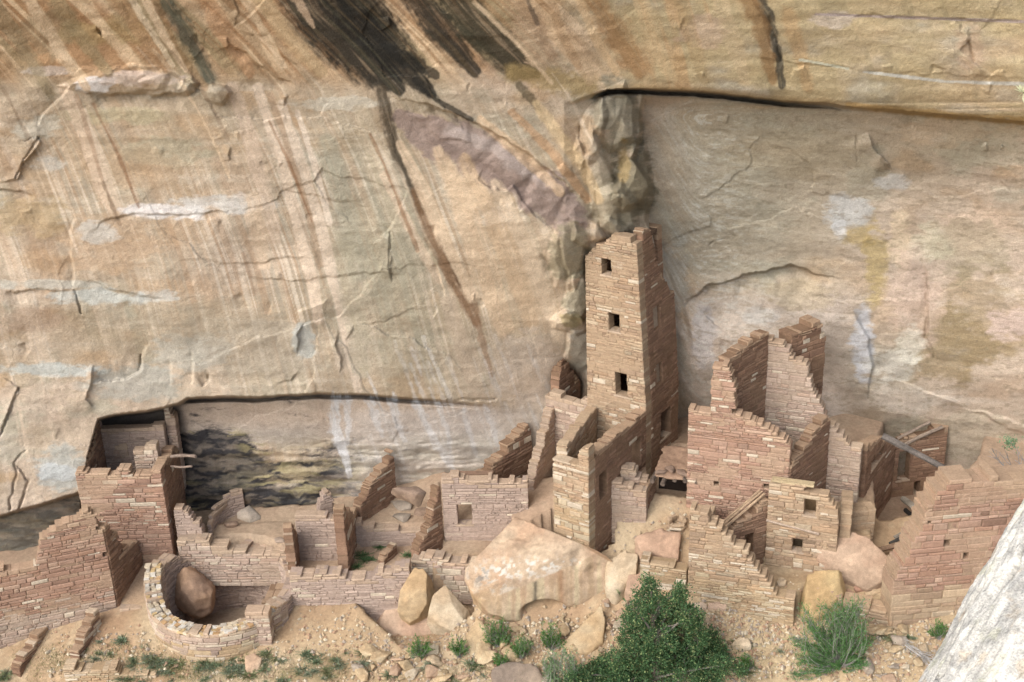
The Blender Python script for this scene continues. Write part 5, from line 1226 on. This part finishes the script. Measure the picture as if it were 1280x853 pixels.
boulder('rounded white rock below the two flat white slabs', [(854, 768, -2.2), (882, 764, -2.15), (892, 770, -2.3), (880, 780, -2.5), (858, 782, -2.5)], smooth=4, amp=.03, voxel=.035, down=.3, tint=(230, 212, 184), tint2=(216, 186, 150))
boulder('pale wedge rock half buried on the yellow slope', [(912, 806, -2.75), (924, 795, -2.6), (936, 797, -2.6), (941, 808, -2.75), (930, 812, -2.85)], smooth=2, amp=.02, voxel=.03, down=.2, tint=(226, 208, 178), tint2=(216, 190, 152))
boulder('pale rounded rock resting on the earth right of the kiva front', [(305, 820, -3.1), (318, 815, -3.05), (328, 822, -3.15), (325, 838, -3.4), (308, 840, -3.4)], smooth=5, amp=.04, voxel=.035, down=.3, tint=(214, 188, 158), tint2=(206, 170, 136))
boulder('upright oval slab leaning beside the dark square doorway', [(949, 690, -1.05), (954, 685, -1.0), (961, 698, -1.2), (959, 705, -1.35), (953, 701, -1.3)], smooth=3, amp=.01, voxel=.025, down=.15, **YL)
boulder('flat oval stone lying on the court floor under the doorway', [(970, 727, -1.35), (976, 720, -1.28), (984, 724, -1.3), (982, 732, -1.4), (973, 733, -1.42)], smooth=4, amp=.01, voxel=.025, down=.1, **LT)
boulder('flat round stone on the terrace floor behind the kiva', [(342, 673, -1.68), (349, 670, -1.66), (356, 673, -1.67), (355, 678, -1.72), (345, 678, -1.72)], smooth=3, amp=.01, voxel=.025, down=.08, tint=(182, 162, 144), tint2=(170, 150, 132))
boulder('rough broken sandstone slab lowest in the bottom middle rubble', [(612, 836, -3.1), (640, 823, -2.95), (672, 830, -3.05), (682, 848, -3.25), (668, 866, -3.5), (620, 866, -3.5)], smooth=2, amp=.06, tint=(166, 146, 126), tint2=(150, 132, 116))
boulder('reddish flat stone capping the small wall behind the feathery bush', [(1010, 733, -1.75), (1030, 728, -1.68), (1048, 734, -1.75), (1044, 744, -1.9), (1012, 744, -1.9)], smooth=1, amp=.02, voxel=.03, down=.12, tint=(196, 152, 118), tint2=(186, 140, 110))
boulder('diamond shaped flat stone between the small wall and the thick wall', [(1048, 742, -1.85), (1060, 734, -1.75), (1072, 742, -1.85), (1062, 750, -1.95)], smooth=1, amp=.015, voxel=.03, down=.12, tint=(192, 154, 124), tint2=(182, 144, 114))
boulder('small squared pink block left of the thick wall foot', [(1066, 732, -1.62), (1082, 728, -1.55), (1084, 736, -1.68), (1070, 740, -1.75)], smooth=1, amp=.015, voxel=.03, down=.15, tint=(190, 144, 116), tint2=(180, 136, 108))
boulder('cream coloured bar of stone beside the small pink block', [(1080, 740, -1.75), (1104, 732, -1.62), (1106, 738, -1.72), (1084, 747, -1.86)], smooth=1, amp=.015, voxel=.03, down=.15, tint=(214, 184, 142), tint2=(204, 172, 130))
for lb, x, y, r, f, tn in [('grey rock lying low against the sooty alcove back', 304, 646, .26, .6, 0), ('smaller dark rock beside the grey one in the alcove', 290, 657, .26, .6, 1), ('brown slab piled highest in the hollow behind the steep ruined wall', 512, 622, .3, .6, 1), ('flat grey slab at the left of the hollow behind the steep ruined wall', 503, 634, .32, .4, 0),
                           ('broken brown slab low in the hollow behind the steep ruined wall', 528, 640, .3, .45, 1), ('square grey block on the terrace by the windowed room corner', 500, 648, .3, .4, 0)]:
    p = hit_ground(x, y); q_ = random.Random(x)
    me = rock_mesh('boulder', [np.array([q_.gauss(0, .55) * r * 1.4, q_.gauss(0, .5) * r, q_.uniform(-.6, 1) * r * f * 1.6]) for _ in range(18)], voxel=.035, smooth=0, amp=.03, tint=[(176, 160, 142), (170, 142, 118)][tn], tint2=[(158, 144, 128), (152, 126, 106)][tn], cuts=5, seed=x)
    o = link('boulder', me); o.location = p; tag(o, lb, 'rock')
# hollowed basin on the rock floor
mb = Masonry(); c0 = at_z(846, 654, .0); pth = [c0[:2] + np.array([.27 * math.cos(rad(q)), .24 * math.sin(rad(q))]) for q in np.linspace(90, 440, 20)]
lay(mb, pth, [(0, .13), (9, .13)], -.5, th=.1, pal='tan', course=.1, rough=1.4, back=1.0, light=.1)
o = link('stone_basin', mb.mesh('stone_basin')); tag(o, 'small round ring of stones on the rock floor before the dark opening', 'basin')

# loose rubble: a dozen shapes, each rock an object of its own
rr = random.Random(21)
SHAPES = []
for k in range(16):
    pts = []
    sx, sy, sz = rr.uniform(.8, 1.2), rr.uniform(.6, 1.0), rr.uniform(.35, .7)
    for _ in range(rr.randint(9, 14)):
        v = Vector((rr.gauss(0, 1), rr.gauss(0, 1), rr.gauss(0, 1))).normalized(); pts.append((v.x * sx, v.y * sy, v.z * sz))
    t = rr.choice([((216, 194, 160), (206, 178, 140)), ((222, 206, 178), (212, 190, 158)), ((206, 174, 142), (196, 160, 128)), ((198, 184, 166), (188, 170, 150)), ((216, 192, 150), (208, 176, 130))])
    SHAPES.append(rock_mesh('loose_rock', pts, voxel=.09, smooth=0, amp=.06, freq=1.2, tint=t[0], tint2=t[1], cuts=7, seed=k))
RUB = [(440, 720, 806, 853, 64, .09, .28), (450, 640, 812, 852, 34, .2, .46), (745, 790, 752, 825, 30, .12, .28), (700, 760, 758, 800, 16, .08, .18), (690, 720, 768, 790, 12, .08, .18), (200, 440, 815, 853, 20, .05, .15), (1045, 1165, 785, 853, 40, .1, .36), (890, 1000, 770, 853, 16, .04, .14),
       (600, 720, 784, 812, 20, .14, .34), (60, 200, 835, 853, 8, .05, .12), (1150, 1260, 760, 800, 10, .04, .1), (845, 900, 765, 800, 8, .05, .12)]
nr = 0
for x0, x1, y0, y1, n, r0, r1 in RUB:
    for _ in range(n):
        px, py = rr.uniform(x0, x1), rr.uniform(y0, y1)
        p = hit_ground(px, py); r = r0 + (r1 - r0) * rr.random() ** 2.0
        o = bpy.data.objects.new('loose_rock', rr.choice(SHAPES)); COL.objects.link(o)
        o.location = (p[0], p[1], ground_z(p[0], p[1]) + r * .12); o.scale = (r, r * rr.uniform(.7, 1), r * rr.uniform(.7, 1.1))
        o.rotation_euler = (rr.uniform(-.4, .4), rr.uniform(-.4, .4), rr.uniform(0, 6.28))
        reg = 'among the tumbled stones below the ruins' if x0 < 800 else 'on the yellow slope at the lower right'
        tag(o, 'loose broken tan rock lying ' + reg, 'rock', 'loose rocks ' + reg); nr += 1
print('rocks', nr)
# gravel too small to count
def gravel():
    V = []; F = []; C = []
    for x0, x1, y0, y1, n in ((880, 1010, 760, 853, 1000), (440, 790, 775, 853, 2600), (1040, 1200, 775, 853, 1300), (60, 450, 800, 853, 900), (740, 860, 630, 720, 260), (370, 520, 760, 800, 150), (860, 1000, 755, 790, 400)):
        for _ in range(n):
            p = hit_ground(rr.uniform(x0, x1), rr.uniform(y0, y1)) if _ % 6 == 0 else p + np.array([rr.gauss(0, .25), rr.gauss(0, .25), 0])
            z = ground_z(p[0], p[1]); r = rr.choice([rr.uniform(.012, .04), rr.uniform(.012, .04), rr.uniform(.04, .085)]); o = len(V)
            for a in range(4):
                q = a * math.pi / 2 + rr.uniform(-.4, .4); V.append((p[0] + r * math.cos(q), p[1] + r * math.sin(q), z - .01))
            V.append((p[0] + rr.uniform(-.01, .01), p[1] + rr.uniform(-.01, .01), z + r * rr.uniform(.5, .9)))
            for a in range(4): F.append((o + a, o + (a + 1) % 4, o + 4))
            c = np.array(srgb(*rr.choice([(206, 180, 142), (220, 204, 174), (190, 152, 118), (180, 164, 146)]))) * K_ALB; C += [c] * 5
    tag(link('gravel', new_mesh('gravel', V, F, M_ROCK, np.array(C))), 'fine pale gravel scattered over the earth slopes', 'gravel', kind='stuff')
gravel()

# ------------------------------------------------------------------ plants
pr = random.Random(77); nr_ = np.random.RandomState(77)
def leaf_cloud(centers, normals, size, col, col2, aspect=2.0, jitter=.35, light=(0, 0, 0), plight=.0):
    """one small quad per centre, pointing loosely along its direction"""
    n = len(centers); d = normals + nr_.normal(0, jitter, (n, 3)); d /= np.linalg.norm(d, axis=1)[:, None]
    h = nr_.normal(0, 1, (n, 3)); s = np.cross(d, h); s /= np.linalg.norm(s, axis=1)[:, None] + 1e-9
    L = size * nr_.uniform(.6, 1.3, n)[:, None]; W = L / aspect
    a = centers - s * W * .3; b = centers + s * W * .3; c = centers + d * L * .6 + s * W * .5; e = centers + d * L * .6 - s * W * .5; t = centers + d * L
    V = np.stack([a, b, c, t, e], 1).reshape(-1, 3)
    F = np.arange(n * 5).reshape(n, 5)
    k = nr_.uniform(0, 1, n)[:, None]; cc = np.array(col) * (1 - k) + np.array(col2) * k
    if plight: m = nr_.uniform(0, 1, n) < plight; cc[m] = np.array(light) * nr_.uniform(.8, 1.15, (m.sum(), 1))
    cc = cc * np.exp(nr_.normal(0, .16, n))[:, None]
    return V, F, np.repeat(cc, 5, 0)

def stems_mesh(paths, mat, col, name):
    V = []; F = []; C = []
    for pts, r0, r1 in paths:
        n = len(pts)
        for k, p in enumerate(pts):
            p = np.asarray(p, float); d = np.asarray(pts[min(k + 1, n - 1)], float) - np.asarray(pts[max(k - 1, 0)], float); d = d / (np.linalg.norm(d) + 1e-9)
            x = np.cross(d, [0.3, 1, .2]); x /= np.linalg.norm(x) + 1e-9; y = np.cross(x, d); r = r0 + (r1 - r0) * k / max(n - 1, 1)
            for i in range(4): a = i * math.pi / 2; V.append(p + (x * math.cos(a) + y * math.sin(a)) * r); C.append(np.array(col) * pr.uniform(.8, 1.2))
        o = len(V) - n * 4
        for k in range(n - 1):
            for i in range(4): F.append((o + k * 4 + i, o + k * 4 + (i + 1) % 4, o + (k + 1) * 4 + (i + 1) % 4, o + (k + 1) * 4 + i))
    return new_mesh(name, V, F, mat, np.array(C))

def curve_pts(a, b, sag=.1, n=5):
    a = np.asarray(a, float); b = np.asarray(b, float); off = nr_.normal(0, sag * np.linalg.norm(b - a), 3)
    return [a + (b - a) * t + off * math.sin(t * math.pi) for t in np.linspace(0, 1, n)]

def big_tree():
    yb = 28.5
    base = at_y(815, 885, yb); base[2] = ground_z(base[0], base[1]) - .1
    root = thing('juniper_tree', 'dense dark green bushy tree at the bottom centre right', 'tree', base)
    blobs = [(812, 734, 9), (808, 748, 12), (824, 757, 12), (850, 742, 9), (846, 754, 11), (796, 764, 12), (812, 772, 15), (834, 772, 14), (860, 766, 10), (868, 778, 10), (788, 778, 10), (802, 790, 15), (824, 796, 18), (848, 792, 16), (872, 796, 13), (888, 802, 11), (898, 812, 9), (784, 802, 10), (792, 816, 15), (816, 820, 18),
             (842, 818, 18), (866, 820, 17), (886, 824, 13), (902, 832, 11), (772, 824, 11), (756, 832, 11), (742, 838, 10), (726, 846, 9), (714, 852, 9), (770, 842, 15), (748, 852, 15), (796, 842, 19), (826, 846, 20), (858, 846, 20), (886, 846, 15), (906, 850, 11), (922, 826, 6), (926, 838, 6), (918, 846, 8), (780, 862, 22), (815, 868, 24), (850, 868, 24), (885, 866, 18)]
    twigs = []; cen = []; nor = []; limbs = []
    top = at_y(818, 738, yb + .1)
    trunk = [base + (top - base) * t + np.array([.08 * math.sin(5 * t), .06 * math.cos(4 * t), 0]) for t in np.linspace(0, 1, 8)]
    for bx, by, r in blobs:
        c = at_y(bx, by, yb + pr.uniform(-.55, .55)); R = r / FPX * (c[1] / .83)
        st = trunk[min(6, max(0, int(7 * (c[2] - base[2]) / (top[2] - base[2]) - 1.2)))]
        limbs.append((curve_pts(st, c, .08), .045, .012))
        nsp = int(12 + 520 * R * R)
        for _ in range(nsp):
            v = nr_.normal(0, 1, 3); v /= np.linalg.norm(v); q = c + v * R * pr.choice([pr.uniform(.5, 1.0), pr.uniform(.8, 1.2), pr.uniform(1.0, 1.5)]) * np.array([1, 1, .95])
            if _ % 4 == 0: twigs.append((curve_pts(c + v * R * .2, q, .1, 3), .008, .003))
            dirn = unit(v + np.array([0, 0, .7]))
            m = pr.randint(24, 44); s = pr.uniform(.045, .08)
            cen.append(q + nr_.normal(0, s, (m, 3)) * np.array([1, 1, 1.2])); nor.append(np.repeat(dirn[None], m, 0))
    cen = np.concatenate(cen); nor = np.concatenate(nor); print('tree leaves', len(cen))
    V, F, C = leaf_cloud(cen, nor, .05, (.040, .094, .040), (.098, .185, .078), 1.8, .6, (.28, .34, .15), .13)
    child('crown', new_mesh('crown', V, F, M_LEAF, C), root)
    child('trunk', stems_mesh([(trunk, .11, .02)], M_WOOD, (.16, .13, .11), 'trunk'), root)
    child('branches', stems_mesh(limbs + twigs, M_WOOD, (.2, .18, .16), 'branches'), root)
big_tree()

def brush(label, name, px, py, tips, z=None, y=None, stems=18, fine=14, leaf=.03, cols=((.07, .17, .04), (.12, .24, .07)), stemcol=(.3, .29, .27), cat='bush', group=None, r0=.012, spread=.08, aspect=5.0, plight=.05):
    """many-stemmed shrub: stems fan out from the root to the tips, fine leaves along their upper half"""
    p = hit_ground(px, py) if y is None else at_y(px, py, y)
    if y is not None: p[2] = ground_z(p[0], p[1])
    root = thing(name, label, cat, p, group)
    paths = []; cen = []; nor = []
    for k in range(stems):
        tx, ty = pr.choice(tips); q = at_y(tx + pr.uniform(-6, 6), ty + pr.uniform(-5, 8), p[1] + pr.uniform(-spread, spread) * 3)
        f = pr.uniform(.7, 1.0); q = p + (q - p) * f
        pts = curve_pts(p + np.array([pr.uniform(-.05, .05), pr.uniform(-.05, .05), 0]), q, .10, 6); paths.append((pts, r0, r0 * .3))
        for t in np.linspace(.3, 1.0, fine):
            i = t * 5; a = pts[int(min(i, 4))]; b = pts[int(min(i, 4)) + 1]; c = a + (b - a) * (i - int(min(i, 4)))
            d = unit(b - a); side = nr_.normal(0, 1, 3); e = unit(d * 1.2 + side * .5); L = np.linalg.norm(q - p) * pr.uniform(.06, .16)
            paths.append(([c, c + e * L], r0 * .3, r0 * .12)) if pr.random() < .4 else None
            m = pr.randint(4, 8); tt = nr_.uniform(0, 1, (m, 1)); cen.append(c + e * L * tt + nr_.normal(0, .012, (m, 3))); nor.append(np.repeat(unit(e + np.array([0, 0, .4]))[None], m, 0))
    cen = np.concatenate(cen); nor = np.concatenate(nor)
    V, F, C = leaf_cloud(cen, nor, leaf, cols[0], cols[1], aspect, .4, (.22, .32, .12), plight)
    child('foliage', new_mesh('foliage', V, F, M_LEAF, C), root)
    child('stems', stems_mesh(paths, M_WOOD, stemcol, 'stems'), root)
    return root

brush('feathery light green bush with grey stems at the lower right', 'feathery_bush', 1045, 880, [(1000, 760), (1012, 778), (1030, 752), (1046, 748), (1050, 765), (1066, 752), (1076, 748), (1082, 775), (1088, 800), (1086, 830), (992, 800), (996, 822), (988, 845), (1010, 815), (1030, 800), (1060, 800), (1070, 820), (1020, 840), (1045, 830)], y=28.5, stems=300, fine=24, leaf=.06, spread=.14, r0=.011,
      cols=((.075, .19, .06), (.15, .30, .105)), plight=.06)
brush('low dark green shrub in the very bottom right beside the log', 'shrub', 1130, 872, [(1105, 845), (1120, 836), (1138, 830), (1150, 842), (1160, 850)], y=28.6, stems=80, fine=14, leaf=.05, cols=((.045, .13, .03), (.08, .18, .05)), aspect=3)
brush('pale green sage bush left of the dark tree', 'sage_bush', 705, 868, [(682, 825), (690, 812), (700, 806), (712, 812), (722, 822), (735, 836), (690, 840), (715, 842), (745, 848)], y=28.7, stems=120, fine=14, leaf=.05, cols=((.13, .23, .10), (.20, .31, .16)), aspect=3.2)
for lb, x, y, tips, ns in [
    ('green bush sprouting under the front of the huge boulder', 622, 808, [(606, 784), (612, 776), (622, 774), (632, 776), (640, 786), (636, 798), (608, 798)], 60),
    ('wispy green bush at the left foot of the pinkish slab', 524, 824, [(512, 806), (518, 798), (526, 796), (533, 800), (537, 810)], 36),
    ('narrow green bush in front of the smooth rounded rock', 574, 822, [(564, 802), (570, 796), (578, 796), (583, 806)], 36),
    ('wispy upright bush right of the green boulder bush', 651, 824, [(641, 802), (648, 794), (656, 792), (663, 800)], 36),
    ('wispy bush below the right end of the huge boulder', 690, 812, [(676, 790), (684, 782), (692, 780), (700, 786), (705, 796)], 40),
    ('small green bush above the broken slab at the bottom', 626, 836, [(618, 822), (624, 815), (632, 815), (636, 823)], 24),
    ('small shrub beside the white stone near the leaning log', 1174, 800, [(1164, 784), (1172, 776), (1180, 780), (1185, 790)], 26),
    ('small bush at the foot of the tree on its right', 936, 838, [(924, 826), (932, 820), (940, 826), (930, 816)], 20),
    ('tiny green bush on the rock ledge left of the tree', 776, 748, [(771, 742), (776, 739), (781, 743)], 12)]:
    brush(lb, 'shrub', x, y, tips, stems=ns, fine=10, leaf=.045, r0=.007, cols=((.06, .16, .035), (.11, .24, .06)), aspect=3.2)
# small tufts, one object each
TUFT = []
for k in range(4):
    m = 150; c = nr_.normal(0, 1, (m, 3)) * np.array([.09, .09, 0.02]); d = nr_.normal(0, .5, (m, 3)) + np.array([0, 0, 1.0]); d[:, :2] += c[:, :2] * 6
    V, F, C = leaf_cloud(c, d, .075, [(.07, .14, .06), (.12, .18, .10), (.16, .21, .14), (.14, .18, .08)][k], [(.12, .21, .09), (.19, .25, .15), (.24, .28, .20), (.24, .26, .14)][k], 5, .2)
    V = V.reshape(-1, 5, 3); W_ = np.concatenate([np.zeros((1, 3)), V[:, 2:].reshape(-1, 3)]); n_ = len(V)
    F = np.stack([np.zeros(n_, int), 1 + 3 * np.arange(n_), 2 + 3 * np.arange(n_), 3 + 3 * np.arange(n_)], 1)
    TUFT.append(new_mesh('tuft', W_, F, M_LEAF, np.concatenate([C[:1], C.reshape(-1, 5, 3)[:, 2:].reshape(-1, 3)])))
for (x, y) in [(444, 691), (455, 692), (457, 698), (463, 697), (446, 706), (474, 682), (510, 692), (522, 669)]:
    o = bpy.data.objects.new('tuft', TUFT[0]); COL.objects.link(o); p = hit_ground(x, y + 3); o.location = p; s = pr.uniform(.8, 1.2); o.scale = (s, s, s); o.rotation_euler.z = pr.uniform(0, 6)
    tag(o, 'little green plant tuft growing on the small room floor', 'plant', 'plant tufts on the room floor')
for x0, x1, y0, y1, n in ((150, 300, 822, 853, 40), (300, 450, 815, 853, 34), (450, 700, 815, 853, 18), (90, 200, 800, 845, 14), (0, 30, 838, 853, 4), (890, 1000, 800, 853, 8), (1100, 1150, 790, 810, 4)):
    for _ in range(n):
        o = bpy.data.objects.new('tuft', pr.choice(TUFT[1:])); COL.objects.link(o); p = hit_ground(pr.uniform(x0, x1), pr.uniform(y0, y1)); o.location = p
        s = pr.uniform(.5, 1.25); o.scale = (s, s, s * pr.uniform(.7, 1.1)); o.rotation_euler.z = pr.uniform(0, 6)
        tag(o, 'dusty green weed tuft growing on the slope along the bottom', 'plant', 'weed tufts along the bottom')
def grass():
    cen = []; nor = []
    for x0, x1, y0, y1, n in ((120, 290, 812, 853, 90), (290, 450, 818, 853, 60), (20, 110, 815, 850, 40), (560, 660, 825, 853, 20), (890, 960, 795, 853, 20)):
        for _ in range(n):
            p = hit_ground(pr.uniform(x0, x1), pr.uniform(y0, y1)); m = 34; c = p + nr_.normal(0, 1, (m, 3)) * np.array([.16, .16, 0]); c[:, 2] = [ground_z(q[0], q[1]) - .01 for q in c]; cen.append(c); nor.append(np.tile([0, 0, 1.], (m, 1)))
    V, F, C = leaf_cloud(np.concatenate(cen), np.concatenate(nor), .075, (.20, .21, .10), (.36, .32, .17), 7, .4)
    tag(link('grass', new_mesh('grass', V, F, M_LEAF, C)), 'thin dry grass on the earth along the bottom left', 'grass', kind='stuff')
grass()
# dead branch on the lower right slope
def dead_branch():
    p = hit_ground(1120, 800); q = hit_ground(1165, 838); p[2] += .1; q[2] += .25
    paths = [(curve_pts(p, q, .05, 6), .03, .012)]
    for _ in range(46):
        a = p + (q - p) * pr.uniform(0, 1); b = a + (q - p) * pr.uniform(.15, .5) + nr_.normal(0, .16, 3) * np.array([1, 1, .7]); paths.append((curve_pts(a, b, .1, 4), .011, .004))
    o = link('dead_branch', stems_mesh(paths, M_WOOD, (.42, .40, .38), 'dead_branch')); tag(o, 'bleached grey dead branch lying on the rubble left of the leaning log', 'branch')
dead_branch()
# bare shrub by the cliff above the thick wall
def twig_shrub():
    p = at_y(1284, 612, 33.0); root = thing('bare_shrub', 'nearly bare grey twig shrub with one green tuft above the thick wall', 'shrub', p)
    paths = []; g = at_y(1263, 553, 33.0)
    for tx, ty in [(1263, 552), (1255, 560), (1240, 560), (1236, 564), (1250, 568), (1272, 560), (1282, 566), (1268, 575), (1290, 560)]:
        pts = curve_pts(p, at_y(tx, ty, 33.0 + pr.uniform(-.2, .2)), .08, 6); paths.append((pts, .016, .005))
        for _ in range(5): a = pts[pr.randint(2, 4)]; paths.append(([a, a + np.array([pr.uniform(-.4, .1), pr.uniform(-.1, .1), pr.uniform(0, .3)])], .006, .003))
    child('stems', stems_mesh(paths, M_WOOD, (.30, .30, .31), 'stems'), root)
    c = g + nr_.normal(0, .1, (220, 3)); V, F, C = leaf_cloud(c, nr_.normal(0, 1, (220, 3)), .07, (.14, .26, .14), (.22, .34, .2), 2.5)
    child('leaf_tuft', new_mesh('leaf_tuft', V, F, M_LEAF, C), root)
twig_shrub()

# ------------------------------------------------------------------ weathered log at the overlook, close to the camera
def near_log():
    D = 4.2
    def at_d(px, py, k): d = rays(px, py); p = d * k; p[2] += CAM_Z; return p
    a = at_d(1270, 1010, D - .25); b = at_d(1462, 520, D + .35); ax = unit(b - a); L = np.linalg.norm(b - a)
    x = unit(np.cross(ax, np.array(_F0))); y = np.cross(x, ax)
    nt_, na = 460, 300; R = .335
    T, A = np.meshgrid(np.linspace(0, 1, nt_), np.linspace(0, 2 * math.pi, na, endpoint=False), indexing='ij')
    rr_ = R * (1 + .05 * np.sin(T * 5 + 1)) * (1.06 - .12 * T)
    tw_ = A + T * .5
    g = fbm2(tw_ * 9 + 3, T * 5, 4) * .017 + fbm2(tw_ * 34, T * 10 + 5, 4) * .0075 + fbm2(tw_ * 3 + 9, T * 2.5, 3) * .045
    P0 = lambda: a + (b - a) * T[..., None] + (x * np.cos(A)[..., None] + y * np.sin(A)[..., None]) * rr_[..., None]
    u, v = to_px(P0().reshape(-1, 3)); u = u.reshape(T.shape); v = v.reshape(T.shape)
    cr_ = np.zeros(T.shape)
    for pts in ([(1291, 640, 1.0), (1282, 668, 2.2), (1272, 690, 2.0), (1264, 708, 1.6), (1257, 720, .4)], [(1190, 822, .9), (1182, 838, 1.6), (1174, 852, 1.2), (1166, 870, .6)], [(1262, 628, .6), (1254, 644, 1.2), (1250, 652, .5)]):
        d, w, _, _ = seg_dist(u + fbm2(u / 5, v / 9, 2), v, pts); cr_ = np.maximum(cr_, sstep(1.4, .5, d / np.maximum(w, .3)) * sstep(1.1, .2, w * 0 + .3))
    facing = (np.cos(A)[..., None] * x + np.sin(A)[..., None] * y) @ np.array(_F0) < .1
    g = g - .055 * cr_ * facing
    V = a + (b - a) * T[..., None] + (x * np.cos(A)[..., None] + y * np.sin(A)[..., None]) * (rr_ + g)[..., None]
    def C(*c): return np.array(srgb(*c))
    n1 = fbm2(tw_ * 12 + 8, T * 8, 5); n2 = fbm2(tw_ * 5 + 2, T * 16 + 3, 4); n3 = fbm2(tw_ * 45, T * 22, 3)
    col = np.empty(T.shape + (3,)); col[:] = C(216, 212, 202)
    for c, k in ((C(176, 172, 164), .7 * sstep(.05, .4, n1)), (C(236, 230, 216), .7 * sstep(.05, .4, -n1)), (C(150, 150, 148), .5 * sstep(.12, .45, n3)), (C(214, 184, 140), .45 * sstep(.28, .5, n2)), (C(196, 196, 150), .35 * sstep(.3, .5, -n2))):
        col = col * (1 - k[..., None]) + c * k[..., None]
    idx = np.arange(nt_ * na).reshape(nt_, na); nx = np.roll(idx, -1, 1)
    F = np.stack([idx[:-1], nx[:-1], nx[1:], idx[1:]], -1).reshape(-1, 4)
    me = new_mesh('weathered_log', V.reshape(-1, 3), F, M_BARK, (col * .85).reshape(-1, 3), smooth=True)
    o = link('weathered_log', me); tag(o, 'pale grey weathered log slanting across the bottom right corner', 'log')
near_log()
def near_sprig():
    def at_d(px, py, k): d = rays(px, py); p = d * k; p[2] += CAM_Z; return p
    c = at_d(1279, 116, 5.0); e = at_d(1330, 128, 5.0); root = thing('leafy_sprig', 'tiny bright yellow white leafy sprig poking in at the upper right edge', 'sprig', c)
    m = 46; d = nr_.normal(0, 1, (m, 3)); V, F, C = leaf_cloud(np.tile(c, (m, 1)) + d * .004, d, .03, (.62, .64, .40), (.75, .74, .52), 5, .1)
    child('leaves', new_mesh('leaves', V, F, M_LEAF, C), root); child('stem', stems_mesh([([c, (c + e) / 2, e], .003, .004)], M_WOOD, (.2, .2, .1), 'stem'), root)
near_sprig()
